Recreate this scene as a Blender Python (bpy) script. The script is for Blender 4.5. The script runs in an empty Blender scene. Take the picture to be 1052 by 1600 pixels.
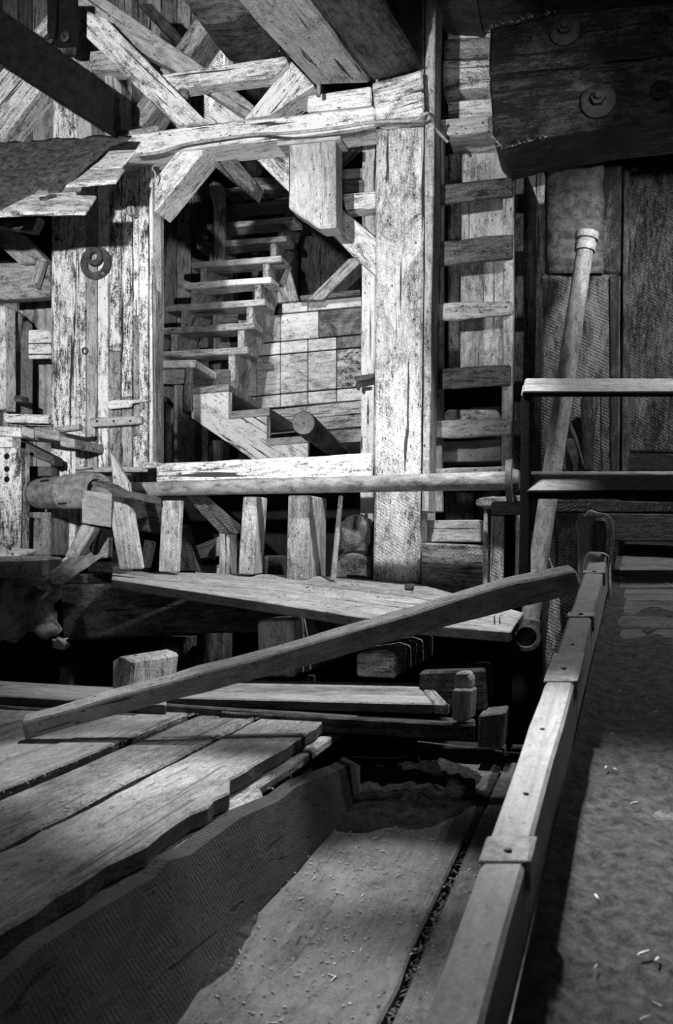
import bpy, bmesh, math, random
from mathutils import Vector, Matrix, noise as mnoise
# ------------------------------------------------------------------ camera
FPX, CX, HY = 1560.0, 526.0, 853.0          # focal length in pixels, principal column, horizon row (1052 x 1600 frame)
TH = math.atan(407.0 / FPX)                 # the building's depth axis is turned from the view axis
SN, CS = math.sin(TH), math.cos(TH)
EYE = 0.93                                  # lens height over the lower floor
scn = bpy.context.scene
col = scn.collection
cam_d = bpy.data.cameras.new('camera'); cam = bpy.data.objects.new('camera', cam_d); col.objects.link(cam)
cam_d.sensor_fit = 'VERTICAL'; cam_d.sensor_height = 36.0; cam_d.lens = 36.0 * FPX / 1600.0
cam_d.shift_y = (HY - 800.0) / 1600.0
cam_d.clip_start = 0.05
cam.location = (0, 0, EYE); cam.rotation_euler = (math.pi / 2, 0, TH)
cam_d.dof.use_dof = True; cam_d.dof.focus_distance = 5.6; cam_d.dof.aperture_fstop = 6.3
scn.camera = cam
# ------------------------------------------------------------------ world, lights, exposure
w = bpy.data.worlds.new('world'); scn.world = w; w.use_nodes = True
w.node_tree.nodes['Background'].inputs[0].default_value = (0.9, 0.9, 0.9, 1)
w.node_tree.nodes['Background'].inputs[1].default_value = 0.003
scn.view_settings.view_transform = 'Standard'; scn.view_settings.look = 'None'
scn.view_settings.exposure = 0.0; scn.view_settings.gamma = 1.0; scn.view_settings.use_curve_mapping = False

def lamp(name, kind, loc, target, power, **kw):
    d = bpy.data.lights.new(name, kind); o = bpy.data.objects.new(name, d); col.objects.link(o)
    o.location = loc
    o.rotation_euler = (Vector(target) - Vector(loc)).to_track_quat('-Z', 'Y').to_euler()
    d.energy = power
    for k, v in kw.items(): setattr(d, k, v)
    return o
def PX(px, py, d):                           # pixel + depth along the view axis -> world point
    a = (px - CX) / FPX; b = (HY - py) / FPX
    return Vector((d * (a * CS - SN), d * (a * SN + CS), EYE + d * b))
def F(px, py, v):                            # pixel on the building plane Y = v
    a = (px - CX) / FPX
    return PX(px, py, v / (a * SN + CS))
def Zp(px, py, z):                           # pixel on the horizontal plane at height z
    return PX(px, py, (EYE - z) * FPX / (py - HY))
# spots stand in for daylight, no openings built; several added to brighten single things
lamp('daylight_left', 'SPOT', (-1.35, 0.0, 1.90), F(285, 390, 5.6), 1250, spot_size=math.radians(48), spot_blend=0.6, shadow_soft_size=0.05)
lamp('post_fill', 'SPOT', (-0.7, 2.2, 1.5), F(640, 330, 5.2), 60, spot_size=math.radians(34), spot_blend=0.9, shadow_soft_size=0.10)  # added spot to brighten the upper main post
lamp('stair_fill', 'SPOT', (0.25, 0.9, 2.1), F(325, 500, 7.3), 560, spot_size=math.radians(15), spot_blend=0.6, shadow_soft_size=0.05)  # second spot, added to reach the treads past the partition
lamp('daylight_back', 'SPOT', (-2.2, 5.9, 4.6), F(470, 580, 8.0), 330, spot_size=math.radians(60), spot_blend=0.9, shadow_soft_size=0.10)
lamp('overhead_fill', 'SPOT', (-0.5, 4.15, 2.95), F(520, 985, 4.7), 360, spot_size=math.radians(66), spot_blend=0.7, shadow_soft_size=0.05)  # added lamp below the overhead timbers, brightens the deck
lamp('crib_fill', 'SPOT', (0.35, 4.1, 2.9), F(745, 200, 5.7), 34, spot_size=math.radians(34), spot_blend=1.0, shadow_soft_size=0.05)  # put in to brighten the crib timbers
lamp('daylight_floor', 'SPOT', (-1.3, 4.7, 2.7), Zp(340, 1235, .25), 700, spot_size=math.radians(17), spot_blend=0.9, shadow_soft_size=0.04)
lamp('daylight_floor_far', 'SPOT', (-2.2, 4.9, 3.6), Zp(120, 1190, .25), 520, spot_size=math.radians(15), spot_blend=0.7, shadow_soft_size=0.04)
lamp('daylight_floor_left', 'SPOT', (-2.0, 4.6, 3.2), Zp(190, 1290, .25), 60, spot_size=math.radians(26), spot_blend=1.0, shadow_soft_size=0.04)
lamp('daylight_gully', 'SPOT', (-1.5, 3.5, 3.0), Zp(620, 1365, 0), 620, spot_size=math.radians(13), spot_blend=1.0, shadow_soft_size=0.05)
lamp('daylight_gully_near', 'SPOT', (-1.3, 2.9, 2.9), Zp(600, 1590, 0), 330, spot_size=math.radians(13), spot_blend=1.0, shadow_soft_size=0.05)
lamp('canvas_fill', 'SPOT', (-2.6, 3.2, 2.6), F(40, 940, 4.6), 45, spot_size=math.radians(26), spot_blend=0.9, shadow_soft_size=0.04)  # extra spot added for the canvas
lamp('panel_fill', 'SPOT', (0.45, 4.3, 2.75), F(1000, 540, 6.0), 160, spot_size=math.radians(75), spot_blend=0.9, shadow_soft_size=0.05)  # added light for the dark timbers on the right
lamp('beam_fill', 'SPOT', (0.3, 3.3, 3.3), F(900, 110, 5.0), 20, spot_size=math.radians(50), spot_blend=1.0, shadow_soft_size=0.03)  # weak added spot lifting the black bolted beams
lamp('barrier_fill', 'SPOT', (1.0, 4.95, 2.75), PX(930, 850, 4.1), 150, spot_size=math.radians(80), spot_blend=0.8, shadow_soft_size=0.05)  # added lamp over the barrier so its tops catch light
lamp('ramp_fill', 'SPOT', (-0.75, 3.3, 2.55), F(1110, 1220, 2.1), 800, spot_size=math.radians(28), spot_blend=1.0, shadow_soft_size=0.04)  # added spot from the left, aimed at the ramp
lamp('daylight_kerb', 'SPOT', (-0.95, 2.9, 2.6), Zp(800, 1360, .35), 230, spot_size=math.radians(42), spot_blend=0.9, shadow_soft_size=0.05)
lamp('front_fill', 'AREA', (-1.6, -1.2, 2.6), (0, 5.5, 1.0), 8, shape='RECTANGLE', size=1.4, size_y=1.0)  # added soft fill, unseen behind the camera

# ------------------------------------------------------------------ materials
MATS = {}
def nt_base(name, rough=0.85, spec=0.3):
    m = bpy.data.materials.new(name); m.use_nodes = True; t = m.node_tree
    b = t.nodes['Principled BSDF']; b.inputs['Roughness'].default_value = rough
    b.inputs['Specular IOR Level'].default_value = spec
    tc = t.nodes.new('ShaderNodeTexCoord'); oi = t.nodes.new('ShaderNodeObjectInfo')
    mu = t.nodes.new('ShaderNodeVectorMath'); mu.operation = 'SCALE'; mu.inputs[0].default_value = (31.7, 17.3, 23.9)
    t.links.new(oi.outputs['Random'], mu.inputs['Scale'])
    ad = t.nodes.new('ShaderNodeVectorMath'); ad.operation = 'ADD'
    t.links.new(tc.outputs['Object'], ad.inputs[0]); t.links.new(mu.outputs[0], ad.inputs[1])
    return m, t, b, ad.outputs[0], oi
def nscale(t, vec, s):
    n = t.nodes.new('ShaderNodeVectorMath'); n.operation = 'MULTIPLY'; n.inputs[1].default_value = s
    t.links.new(vec, n.inputs[0]); return n.outputs[0]
def nnoise(t, vec, scale, detail=5, rough=0.6, dist=0.0):
    n = t.nodes.new('ShaderNodeTexNoise'); n.inputs['Scale'].default_value = scale; n.inputs['Detail'].default_value = detail
    n.inputs['Roughness'].default_value = rough; n.inputs['Distortion'].default_value = dist
    t.links.new(vec, n.inputs['Vector']); return n.outputs['Fac']
def nmap(t, x, a, b, c=0.0, d=1.0):
    n = t.nodes.new('ShaderNodeMapRange'); t.links.new(x, n.inputs[0])
    for i, q in enumerate((a, b, c, d)): n.inputs[1 + i].default_value = q
    return n.outputs[0]
def nmath(t, op, a, b=None):
    n = t.nodes.new('ShaderNodeMath'); n.operation = op
    for i, q in enumerate((a, b)):
        if q is None: continue
        if isinstance(q, (int, float)): n.inputs[i].default_value = q
        else: t.links.new(q, n.inputs[i])
    return n.outputs[0]
def nbump(t, b, h, strength=0.6, dist=0.01):
    n = t.nodes.new('ShaderNodeBump'); n.inputs['Strength'].default_value = strength; n.inputs['Distance'].default_value = dist
    t.links.new(h, n.inputs['Height']); t.links.new(n.outputs[0], b.inputs['Normal'])
def ncol(t, b, fac, dark, light):
    v = nmap(t, fac, 0, 1, dark, light)
    c = t.nodes.new('ShaderNodeCombineColor')
    for i in range(3): t.links.new(v, c.inputs[i])
    t.links.new(c.outputs[0], b.inputs['Base Color'])
def wood(name, dark, light, lo=0.36, hi=0.62, stain=0.5, saw=0.0, rough=0.85, spec=0.25, bump=0.7, crack=1.0, spots=1.0, sawang=(0.75, 0.55, 0)):
    m, t, b, vec, oi = nt_base(name, rough, spec)
    fine = nnoise(t, nscale(t, vec, (5, 24, 24)), 3.0, 8, 0.75, 0.5)
    warp = nnoise(t, nscale(t, vec, (1.1, 7, 7)), 2.2, 6, 0.65, 2.2)
    blot = nnoise(t, nscale(t, vec, (1.0, 1.6, 1.6)), 2.6, 10, 0.75, 1.2)
    med = nnoise(t, nscale(t, vec, (0.8, 1.2, 1.2)), 26, 6, 0.75, 0.3)
    speck = nnoise(t, vec, 150, 2, 0.7)
    k = 0.56
    mix = nmath(t, 'ADD', nmath(t, 'MULTIPLY', fine, 0.24), nmath(t, 'MULTIPLY', warp, k * (1 - stain)))
    mix = nmath(t, 'ADD', mix, nmath(t, 'MULTIPLY', blot, k * stain))
    mix = nmath(t, 'ADD', mix, nmath(t, 'MULTIPLY', med, 0.20))
    mix = nmath(t, 'ADD', mix, nmath(t, 'MULTIPLY', nmath(t, 'SUBTRACT', speck, 0.5), 0.25))
    mix = nmath(t, 'ADD', mix, nmath(t, 'MULTIPLY', nmath(t, 'SUBTRACT', oi.outputs['Random'], 0.5), 0.05))
    fac = nmap(t, mix, lo, hi)
    ck = nmap(t, nnoise(t, nscale(t, vec, (0.6, 15, 15)), 2.4, 4, 0.55, 0.8), 0.335, 0.365)     # long checks
    ck = nmath(t, 'MAXIMUM', ck, 1 - crack)
    vo = t.nodes.new('ShaderNodeTexVoronoi'); vo.inputs['Scale'].default_value = 30; t.links.new(nscale(t, vec, (0.6, 1.3, 1.3)), vo.inputs['Vector'])
    sp = nmap(t, vo.outputs['Distance'], 0.12, 0.19)
    sp = nmath(t, 'MAXIMUM', sp, nmap(t, med, 0.47, 0.52))
    sp = nmath(t, 'MAXIMUM', sp, 1 - spots)
    fac = nmath(t, 'MULTIPLY', nmath(t, 'MULTIPLY', fac, ck), sp)
    h = nmath(t, 'ADD', nmath(t, 'MULTIPLY', fine, 0.6), nmath(t, 'MULTIPLY', ck, 0.7))
    h = nmath(t, 'ADD', h, nmath(t, 'MULTIPLY', med, 0.8))
    h = nmath(t, 'ADD', h, nmath(t, 'MULTIPLY', speck, 0.35))
    if saw > 0:
        mp = t.nodes.new('ShaderNodeMapping'); mp.inputs['Rotation'].default_value = (0, 0, sawang[0]); t.links.new(vec, mp.inputs[0])
        wv = t.nodes.new('ShaderNodeTexWave'); wv.wave_type = 'RINGS'; wv.rings_direction = 'Z'; wv.inputs['Scale'].default_value = 20; wv.inputs['Distortion'].default_value = 4.0
        wv.inputs['Detail'].default_value = 4; wv.inputs['Detail Scale'].default_value = 2.5; wv.inputs['Detail Roughness'].default_value = 0.7
        t.links.new(mp.outputs[0], wv.inputs['Vector'])
        amp = nmap(t, med, 0.42, 0.58, 0.0, 1.0)
        sv_ = nmath(t, 'MULTIPLY', nmath(t, 'SUBTRACT', 1.0, wv.outputs['Fac']), amp)
        fac = nmath(t, 'MULTIPLY', fac, nmap(t, sv_, 0.3, 1.0, 1, 1 - saw * 0.45))
        h = nmath(t, 'SUBTRACT', h, nmath(t, 'MULTIPLY', sv_, saw * 0.6))
    ncol(t, b, fac, dark, light); nbump(t, b, h, bump, 0.012)
    MATS[name] = m; return m
def rough_mat(name, dark, light, scale=14, lo=0.4, hi=0.6, rough=0.8, spec=0.3, metal=0.0, bump=0.6, stretch=(1, 1, 1), dist=0.01):
    m, t, b, vec, oi = nt_base(name, rough, spec); b.inputs['Metallic'].default_value = metal
    vec = nscale(t, vec, stretch)
    a = nnoise(t, vec, scale, 8, 0.72, 0.4); c = nnoise(t, vec, scale * 9, 4, 0.7)
    mix = nmath(t, 'ADD', nmath(t, 'MULTIPLY', a, 0.7), nmath(t, 'MULTIPLY', c, 0.3))
    ncol(t, b, nmap(t, mix, lo, hi), dark, light); nbump(t, b, nmath(t, 'ADD', a, nmath(t, 'MULTIPLY', c, 0.6)), bump, dist)
    MATS[name] = m; return m
wood('pale_weathered_wood', 0.06, 0.92, 0.40, 0.52, 0.5)
wood('pale_rough_wood', 0.05, 0.85, 0.40, 0.55, 0.75, saw=0.35)
wood('flaky_whitewashed_wood', 0.04, 0.92, 0.435, 0.52, 0.55)
wood('lit_top_black_wood', 0.10, 0.45, 0.38, 0.60, 0.6, crack=0.5)
wood('silvery_wood', 0.08, 0.56, 0.40, 0.56, 0.6)
wood('grey_wood', 0.04, 0.58, 0.40, 0.57, 0.5, saw=0.12)
wood('grey_sawn_wood', 0.03, 0.52, 0.40, 0.57, 0.5, saw=0.6)
wood('brown_dark_wood', 0.012, 0.20, 0.42, 0.60, 0.5, saw=0.3)
wood('oily_dark_wood', 0.003, 0.11, 0.48, 0.60, 0.7, rough=0.45, spec=0.5, bump=1.0)
wood('oily_sawn_wood', 0.004, 0.20, 0.45, 0.59, 0.6, saw=1.0, rough=0.5, spec=0.5, bump=1.0)
wood('dusty_plank_shaded_sides', 0.07, 0.50, 0.38, 0.60, 0.6, crack=0.7)
wood('dusty_floor_wood', 0.025, 0.20, 0.36, 0.62, 0.8, crack=0.3)
wood('smooth_kerb_wood', 0.14, 0.42, 0.34, 0.66, 0.8, crack=0.35, spots=0.6, bump=0.35)
wood('tank_board_wood', 0.10, 0.75, 0.38, 0.54, 0.8, crack=0.5)
wood('tank_stained_wood', 0.012, 0.30, 0.42, 0.60, 0.9)
wood('slab_wood', 0.008, 0.075, 0.36, 0.64, 0.6, saw=0.5)
wood('ramp_wood', 0.015, 0.22, 0.36, 0.64, 0.6)
wood('overhead_wood', 0.04, 0.80, 0.36, 0.60, 0.6, saw=0.3)
wood('diag_wood', 0.10, 0.68, 0.36, 0.62, 0.6, saw=0.15)
wood('tank_half_stained', 0.03, 0.6, 0.46, 0.56, 1.0)
rough_mat('ramp_dirt', 0.012, 0.17, 34, 0.38, 0.64, rough=1.0, bump=1.0, dist=0.02)
wood('end_grain_wood', 0.10, 0.55, 0.36, 0.62, 0.9, crack=0.4)
rough_mat('black_steel', 0.003, 0.012, 20, rough=0.6, spec=0.15, bump=0.25)
rough_mat('rusty_steel', 0.012, 0.12, 24, rough=0.6, spec=0.5, bump=0.5)
rough_mat('scaly_pipe_steel', 0.07, 0.42, 26, 0.38, 0.62, rough=0.6, spec=0.5, bump=0.9, stretch=(0.5, 1, 1))
rough_mat('roofing_felt', 0.02, 0.36, 26, 0.40, 0.62, rough=0.95, bump=1.0, dist=0.03)
rough_mat('stiff_canvas', 0.05, 0.38, 7, 0.36, 0.66, rough=0.7, bump=0.5)
rough_mat('rubble_stone', 0.03, 0.32, 9, 0.36, 0.64, rough=0.95, bump=1.0, dist=0.03)
rough_mat('loose_dirt', 0.008, 0.12, 30, 0.40, 0.66, rough=1.0, bump=1.0, dist=0.02)
rough_mat('wood_chip', 0.25, 0.8, 30, rough=0.9)
rough_mat('corrugated_iron', 0.02, 0.22, 5, 0.38, 0.62, rough=0.6, spec=0.4, bump=0.4, stretch=(0.6, 1, 1))
rough_mat('pale_corrugated_iron', 0.08, 0.55, 5, 0.38, 0.62, rough=0.6, spec=0.4, bump=0.4, stretch=(0.6, 1, 1))
rough_mat('cable_sheath', 0.2, 0.6, 40, rough=0.6)
rough_mat('washer_iron', 0.006, 0.05, 24, rough=0.5, spec=0.5, bump=0.5)
rough_mat('galvanised_steel', 0.10, 0.38, 30, rough=0.5, spec=0.6)
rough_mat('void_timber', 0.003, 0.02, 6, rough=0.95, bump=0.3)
PALE, ROUGHP, FLAKY, GREY, SAWN, BROWN, OILY, OSAWN, DUSTY_SHADED, KERB, TANK, TSTAIN, ENDG = (
    'pale_weathered_wood', 'pale_rough_wood', 'flaky_whitewashed_wood', 'grey_wood', 'grey_sawn_wood', 'brown_dark_wood', 'oily_dark_wood',
    'oily_sawn_wood', 'dusty_plank_shaded_sides', 'smooth_kerb_wood', 'tank_board_wood', 'tank_stained_wood', 'end_grain_wood')
# shade painted in: fronts near black, upward faces pale, on this black-painted wood
t = MATS['lit_top_black_wood'].node_tree; b = t.nodes['Principled BSDF']
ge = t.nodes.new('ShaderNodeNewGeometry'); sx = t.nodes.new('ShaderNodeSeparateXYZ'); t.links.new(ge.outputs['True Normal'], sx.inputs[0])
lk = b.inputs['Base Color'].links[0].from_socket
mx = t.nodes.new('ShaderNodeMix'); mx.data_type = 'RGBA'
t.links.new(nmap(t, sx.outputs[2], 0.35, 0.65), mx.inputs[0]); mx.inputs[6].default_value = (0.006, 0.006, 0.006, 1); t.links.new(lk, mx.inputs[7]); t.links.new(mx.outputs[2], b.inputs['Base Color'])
# dusty tops; side faces of the walked-on planks darkened as painted-in shade
t = MATS['dusty_plank_shaded_sides'].node_tree; b = t.nodes['Principled BSDF']
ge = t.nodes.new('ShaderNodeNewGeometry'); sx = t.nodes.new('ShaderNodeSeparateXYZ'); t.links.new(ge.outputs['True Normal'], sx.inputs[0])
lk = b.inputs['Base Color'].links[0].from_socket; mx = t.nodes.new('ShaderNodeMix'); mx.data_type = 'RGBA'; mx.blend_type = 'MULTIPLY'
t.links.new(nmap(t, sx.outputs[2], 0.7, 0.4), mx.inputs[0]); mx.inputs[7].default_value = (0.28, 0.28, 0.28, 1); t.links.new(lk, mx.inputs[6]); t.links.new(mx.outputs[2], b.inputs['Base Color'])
# ------------------------------------------------------------------ object helpers
W = {}
rnd = random.Random(7)
def tag(o, label=None, cat=None, group=None, kind=None):
    if label: o['label'] = label
    if cat: o['category'] = cat
    if group: o['group'] = group
    if kind: o['kind'] = kind
    return o
def put(o, M, parent):
    W[o.name] = M; col.objects.link(o)
    if parent is not None:
        o.parent = parent; o.matrix_basis = W[parent.name].inverted() @ M
    else: o.matrix_basis = M
    return o
def thing(name, loc, label, cat, group=None, kind=None):
    o = bpy.data.objects.new(name, None); o.empty_display_size = 0.1
    put(o, Matrix.Translation(Vector(loc)), None)
    return tag(o, label, cat, group, kind)
def frame(origin, X, N):
    X = X.normalized(); Z = (N - X * N.dot(X)).normalized(); Y = Z.cross(X)
    M = Matrix((X, Y, Z)).transposed().to_4x4(); M.translation = origin; return M
def link_bm(name, bm, M, mat, parent=None, label=None, cat=None, group=None, kind=None, smooth=False):
    """bm holds world coordinates; store it in the local frame M"""
    bm.transform(M.inverted())
    bmesh.ops.recalc_face_normals(bm, faces=bm.faces[:])
    if smooth:
        for f in bm.faces: f.smooth = True
    me = bpy.data.meshes.new(name); bm.to_mesh(me); bm.free()
    me.materials.append(MATS[mat])
    o = bpy.data.objects.new(name, me); put(o, M, parent)
    return tag(o, label, cat, group, kind)
def prism(name, pts, ext, mat, parent=None, label=None, cat=None, group=None, axis=None, bev=0.006, wob=0.003, seg=0.28, kind=None, ragged=0.0):
    pts = [Vector(p) for p in pts]; ext = Vector(ext)
    n = Vector((0, 0, 0)); L = len(pts); best = None; bl = 0
    for i in range(L):
        a, b = pts[i], pts[(i + 1) % L]
        n += a.cross(b)
        if (b - a).length > bl: bl = (b - a).length; best = b - a
    X = Vector(axis) if axis is not None else best
    if n.length < 1e-9: n = Vector((0, -1, 0))
    n.normalize()
    org = sum(pts, Vector()) / L + ext * 0.5
    bm = bmesh.new(); fr = []; bk = []; corner = []
    if ext.length < wob * 3: wob = 0
    bev = min(bev, ext.length * 0.3)
    for i in range(L):
        a, b = pts[i], pts[(i + 1) % L]; e = b - a
        k = max(1, int(e.length / seg)); side = e.cross(n).normalized() if e.length > 0 else Vector()
        for j in range(k):
            p = a + e * (j / k)
            if j: p = p + side * (rnd.uniform(-1, 1) * wob + (rnd.uniform(-1, 1) * ragged)) 
            fr.append(bm.verts.new(p)); bk.append(bm.verts.new(p + ext + (side * rnd.uniform(-1, 1) * wob if j else Vector())))
            corner.append(j == 0)
    m = len(fr)
    bm.faces.new(fr); bm.faces.new(bk[::-1])
    for i in range(m):
        bm.faces.new((fr[i], bk[i], bk[(i + 1) % m], fr[(i + 1) % m]))
    bmesh.ops.recalc_face_normals(bm, faces=bm.faces[:])
    if bev > 0:
        es = [e for e in bm.edges if len(e.link_faces) == 2 and e.calc_face_angle(0) > 0.5]
        try: bmesh.ops.bevel(bm, geom=es, offset=bev, offset_type='OFFSET', segments=1, profile=0.5, affect='EDGES', clamp_overlap=True)
        except Exception: pass
    return link_bm(name, bm, frame(org, X, n), mat, parent, label, cat, group, kind)
def flat(name, px, v, depth, mat, **kw):      # front outline on the plane Y = v, going `depth` back into the building
    return prism(name, [F(x, y, v) for x, y in px], (0, depth, 0), mat, **kw)
def slab(name, pts, depth, mat, down=True, **kw):   # outline from (px, py, d) points, thickness straight down
    return prism(name, [PX(*p) for p in pts], (0, 0, -depth), mat, **kw)
def bar(name, a, b, wv, tv, mat, **kw):       # straight timber from a to b; wv, tv are full width and thickness vectors
    a, b, wv, tv = Vector(a), Vector(b), Vector(wv), Vector(tv)
    return prism(name, [a - wv / 2 - tv / 2, b - wv / 2 - tv / 2, b + wv / 2 - tv / 2, a + wv / 2 - tv / 2], tv, mat, **kw)
def lathe(name, a, b, prof, mat, n=24, **kw): # prof = [(t along the axis in metres, radius)]
    a, b = Vector(a), Vector(b); X = (b - a).normalized()
    up = Vector((0, 0, 1)) if abs(X.z) < 0.9 else Vector((1, 0, 0))
    M = frame(a, X, up); bm = bmesh.new(); rings = []
    for t, r in prof:
        rings.append([bm.verts.new(Vector((t, r * math.cos(2 * math.pi * i / n), r * math.sin(2 * math.pi * i / n)))) for i in range(n)])
    for r0, r1 in zip(rings, rings[1:]):
        for i in range(n): bm.faces.new((r0[i], r0[(i + 1) % n], r1[(i + 1) % n], r1[i]))
    for r in (rings[0], rings[-1]): bm.faces.new(r)
    bm.transform(M)
    o = link_bm(name, bm, M, mat, **kw)
    for f in o.data.polygons: f.use_smooth = len(f.vertices) == 4
    o.data.set_sharp_from_angle(angle=0.7)
    return o
def tube(name, pts, r, mat, n=8, **kw):
    pts = [Vector(p) for p in pts]; bm = bmesh.new(); rings = []
    for i, p in enumerate(pts):
        d = (pts[min(i + 1, len(pts) - 1)] - pts[max(i - 1, 0)]).normalized()
        u = d.cross(Vector((0.3, 0.2, 1))).normalized(); q = d.cross(u)
        rr = r[i] if isinstance(r, (list, tuple)) else r
        rings.append([bm.verts.new(p + (u * math.cos(2 * math.pi * k / n) + q * math.sin(2 * math.pi * k / n)) * rr) for k in range(n)])
    for r0, r1 in zip(rings, rings[1:]):
        for k in range(n): bm.faces.new((r0[k], r0[(k + 1) % n], r1[(k + 1) % n], r1[k]))
    bm.faces.new(rings[0]); bm.faces.new(rings[-1])
    return link_bm(name, bm, frame(pts[0], pts[-1] - pts[0], Vector((0, -1, 0.01))), mat, smooth=True, **kw)
def spline(P, k=6):
    out = []
    for i in range(len(P) - 1):
        p0, p1, p2, p3 = P[max(i - 1, 0)], P[i], P[i + 1], P[min(i + 2, len(P) - 1)]
        for j in range(k):
            t = j / k
            out.append(0.5 * ((2 * p1) + (p2 - p0) * t + (2 * p0 - 5 * p1 + 4 * p2 - p3) * t * t + (3 * p1 - p0 - 3 * p2 + p3) * t ** 3))
    out.append(P[-1]); return out
def sheet(name, rows, mat, thick=0.004, sub=1, **kw):    # rows of world points -> thin cloth / felt with thickness
    bm = bmesh.new(); V = [[bm.verts.new(p) for p in r] for r in rows]
    for r0, r1 in zip(V, V[1:]):
        for i in range(len(r0) - 1): bm.faces.new((r0[i], r0[i + 1], r1[i + 1], r1[i]))
    bmesh.ops.recalc_face_normals(bm, faces=bm.faces[:])
    bmesh.ops.solidify(bm, geom=bm.faces[:], thickness=thick)
    return link_bm(name, bm, frame(rows[0][0], rows[0][-1] - rows[0][0], Vector((0, -1, 0.3))), mat, smooth=True, **kw)
def bilerp(c, s, t):
    return (c[0] * (1 - s) + c[1] * s) * (1 - t) + (c[3] * (1 - s) + c[2] * s) * t
def lump(name, c, rx, ry, rz, mat, sub=2, rough=0.2, seed=0, **kw):
    bm = bmesh.new(); bmesh.ops.create_icosphere(bm, subdivisions=sub, radius=1)
    for v in bm.verts:
        f = 1 + rough * mnoise.noise(v.co * 1.7 + Vector((seed, seed * 2, 0))) * 1.6
        # squarish stone
        v.co = Vector([math.copysign(abs(q) ** 0.65, q) for q in v.co]) * f
        v.co = Vector((v.co.x * rx, v.co.y * ry, v.co.z * rz)) + Vector(c)
    return link_bm(name, bm, Matrix.Translation(Vector(c)), mat, **kw)
def bolt(name, c, r, parent=None, washer=True, label=None, cat=None, mat='washer_iron'):
    c = Vector(c); f = Vector((0, -1, 0)); t = parent
    if washer:
        lathe('washer', c, c + f, [(0, r), (r * .25, r), (r * .42, r * .62), (r * .42, r * .3)], mat, n=24, parent=t)
    lathe('nut', c + f * r * .2, c + f, [(0, r * .42), (r * .62, r * .42)], mat, n=6, parent=t)
    lathe('stud', c + f * r * .3, c + f, [(0, r * .2), (r * .85, r * .2), (r * .9, r * .14)], mat, n=12, parent=t)

# ================================================================== THE SETTING
def wall_boards(name, label, u0, u1, z0, z1, v, wd, mats, kind='structure', back='void_timber'):
    t = thing(name, ((u0 + u1) / 2, v, z0), label, None, kind=kind)
    x = u0
    while x < u1:
        ww = wd * rnd.uniform(0.85, 1.15)
        dz = rnd.uniform(0, 0.012)
        prism('board', [Vector((x, v - dz, z0)), Vector((x + ww - 0.008, v - dz, z0)), Vector((x + ww - 0.008, v - dz, z1)), Vector((x, v - dz, z1))],
              (0, 0.022, 0), rnd.choice(mats), parent=t, bev=0.003, wob=0.002, seg=2.0, axis=(0, 0, 1))
        x += ww
    return t
def corrugated(name, label, u0, u1, z0, z1, v, mat, pitch=0.076, amp=0.010, rib=True, parent=None, kind='structure', kids=True):
    n = int((u1 - u0) / pitch * 6); bm = bmesh.new(); prev = None
    for i in range(n + 1):
        x = u0 + (u1 - u0) * i / n; y = v + amp * math.sin(2 * math.pi * i / 6)
        a = bm.verts.new((x, y, z0)); b = bm.verts.new((x, y, z1))
        if prev: bm.faces.new((prev[0], a, b, prev[1]))
        prev = (a, b)
    return link_bm(name, bm, frame(Vector((u0, v, z0)), Vector((0, 0, 1)), Vector((0, -1, 0))), mat, parent=parent, label=label, kind=kind, smooth=True)
b0 = corrugated('wall_back', 'dark corrugated iron cladding at the far end of the building', -9.0, 7.0, -1.2, 9.0, 12.0, 'corrugated_iron')
wl = wall_boards('wall_left', 'tall vertical weathered boards of the building side behind the braces', -6.4, -3.75, 0.0, 6.6, 8.9, 0.16, [PALE, GREY, PALE, GREY, SAWN])
ws = wall_boards('trim_1', 'dark vertical board lining beside the upper stair flight', -3.75, -1.5, 0.4, 3.9, 9.6, 0.17, [BROWN, BROWN, GREY])
prism('ceiling', [Vector((-9, -3, 7.2)), Vector((7, -3, 7.2)), Vector((7, 12.1, 7.2)), Vector((-9, 12.1, 7.2))], (0, 0, 0.1), 'void_timber', bev=0, label='black roof void high over the mill', kind='structure')
prism('wall_right', [Vector((3.6, -3, -1.3)), Vector((3.6, 12, -1.3)), Vector((3.6, 12, 7.2)), Vector((3.6, -3, 7.2))], (0.1, 0, 0), 'void_timber', bev=0, label='black unlit side wall right of the ramp', kind='structure')
prism('trim_2', [Vector((-9, -3, -1.3)), Vector((7, -3, -1.3)), Vector((7, 12, -1.3)), Vector((-9, 12, -1.3))], (0, 0, -0.1), 'void_timber', bev=0, label='black bottom of the pit under the floors', kind='structure')
# ---- lower floor: boards running into the depth
fl = thing('floor', (-0.5, 3.0, 0.0), 'dusty lower floor of wide boards with one open groove', None, kind='structure')
def floorboard(u0, u1, v0, v1, z=0.0, mat='dusty_floor_wood', th=0.05, parent=fl, **kw):
    return prism(kw.pop('name', 'floorboard'), [Vector((u0, v0, z)), Vector((u1, v0, z)), Vector((u1, v1, z)), Vector((u0, v1, z))], (0, 0, -th), mat, parent=parent, seg=0.22, **kw)
floorboard(-0.385, -0.05, 0.5, 4.75, 0.0, wob=0.006)
floorboard(-0.04, 0.35, 0.5, 4.75, -0.005)
floorboard(-0.83, -0.412, 0.5, 4.75, 0.0, wob=0.006, ragged=0.004)
floorboard(-1.16, -0.835, 0.5, 4.3, -0.004, wob=0.006, ragged=0.006)
floorboard(-1.50, -1.17, 0.5, 4.3, -0.008)
prism('joist', [Vector((-1.6, 1.5, -0.05)), Vector((0.4, 1.5, -0.05)), Vector((0.4, 1.7, -0.05)), Vector((-1.6, 1.7, -0.05))], (0, 0, -0.2), 'void_timber', parent=fl)
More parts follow.
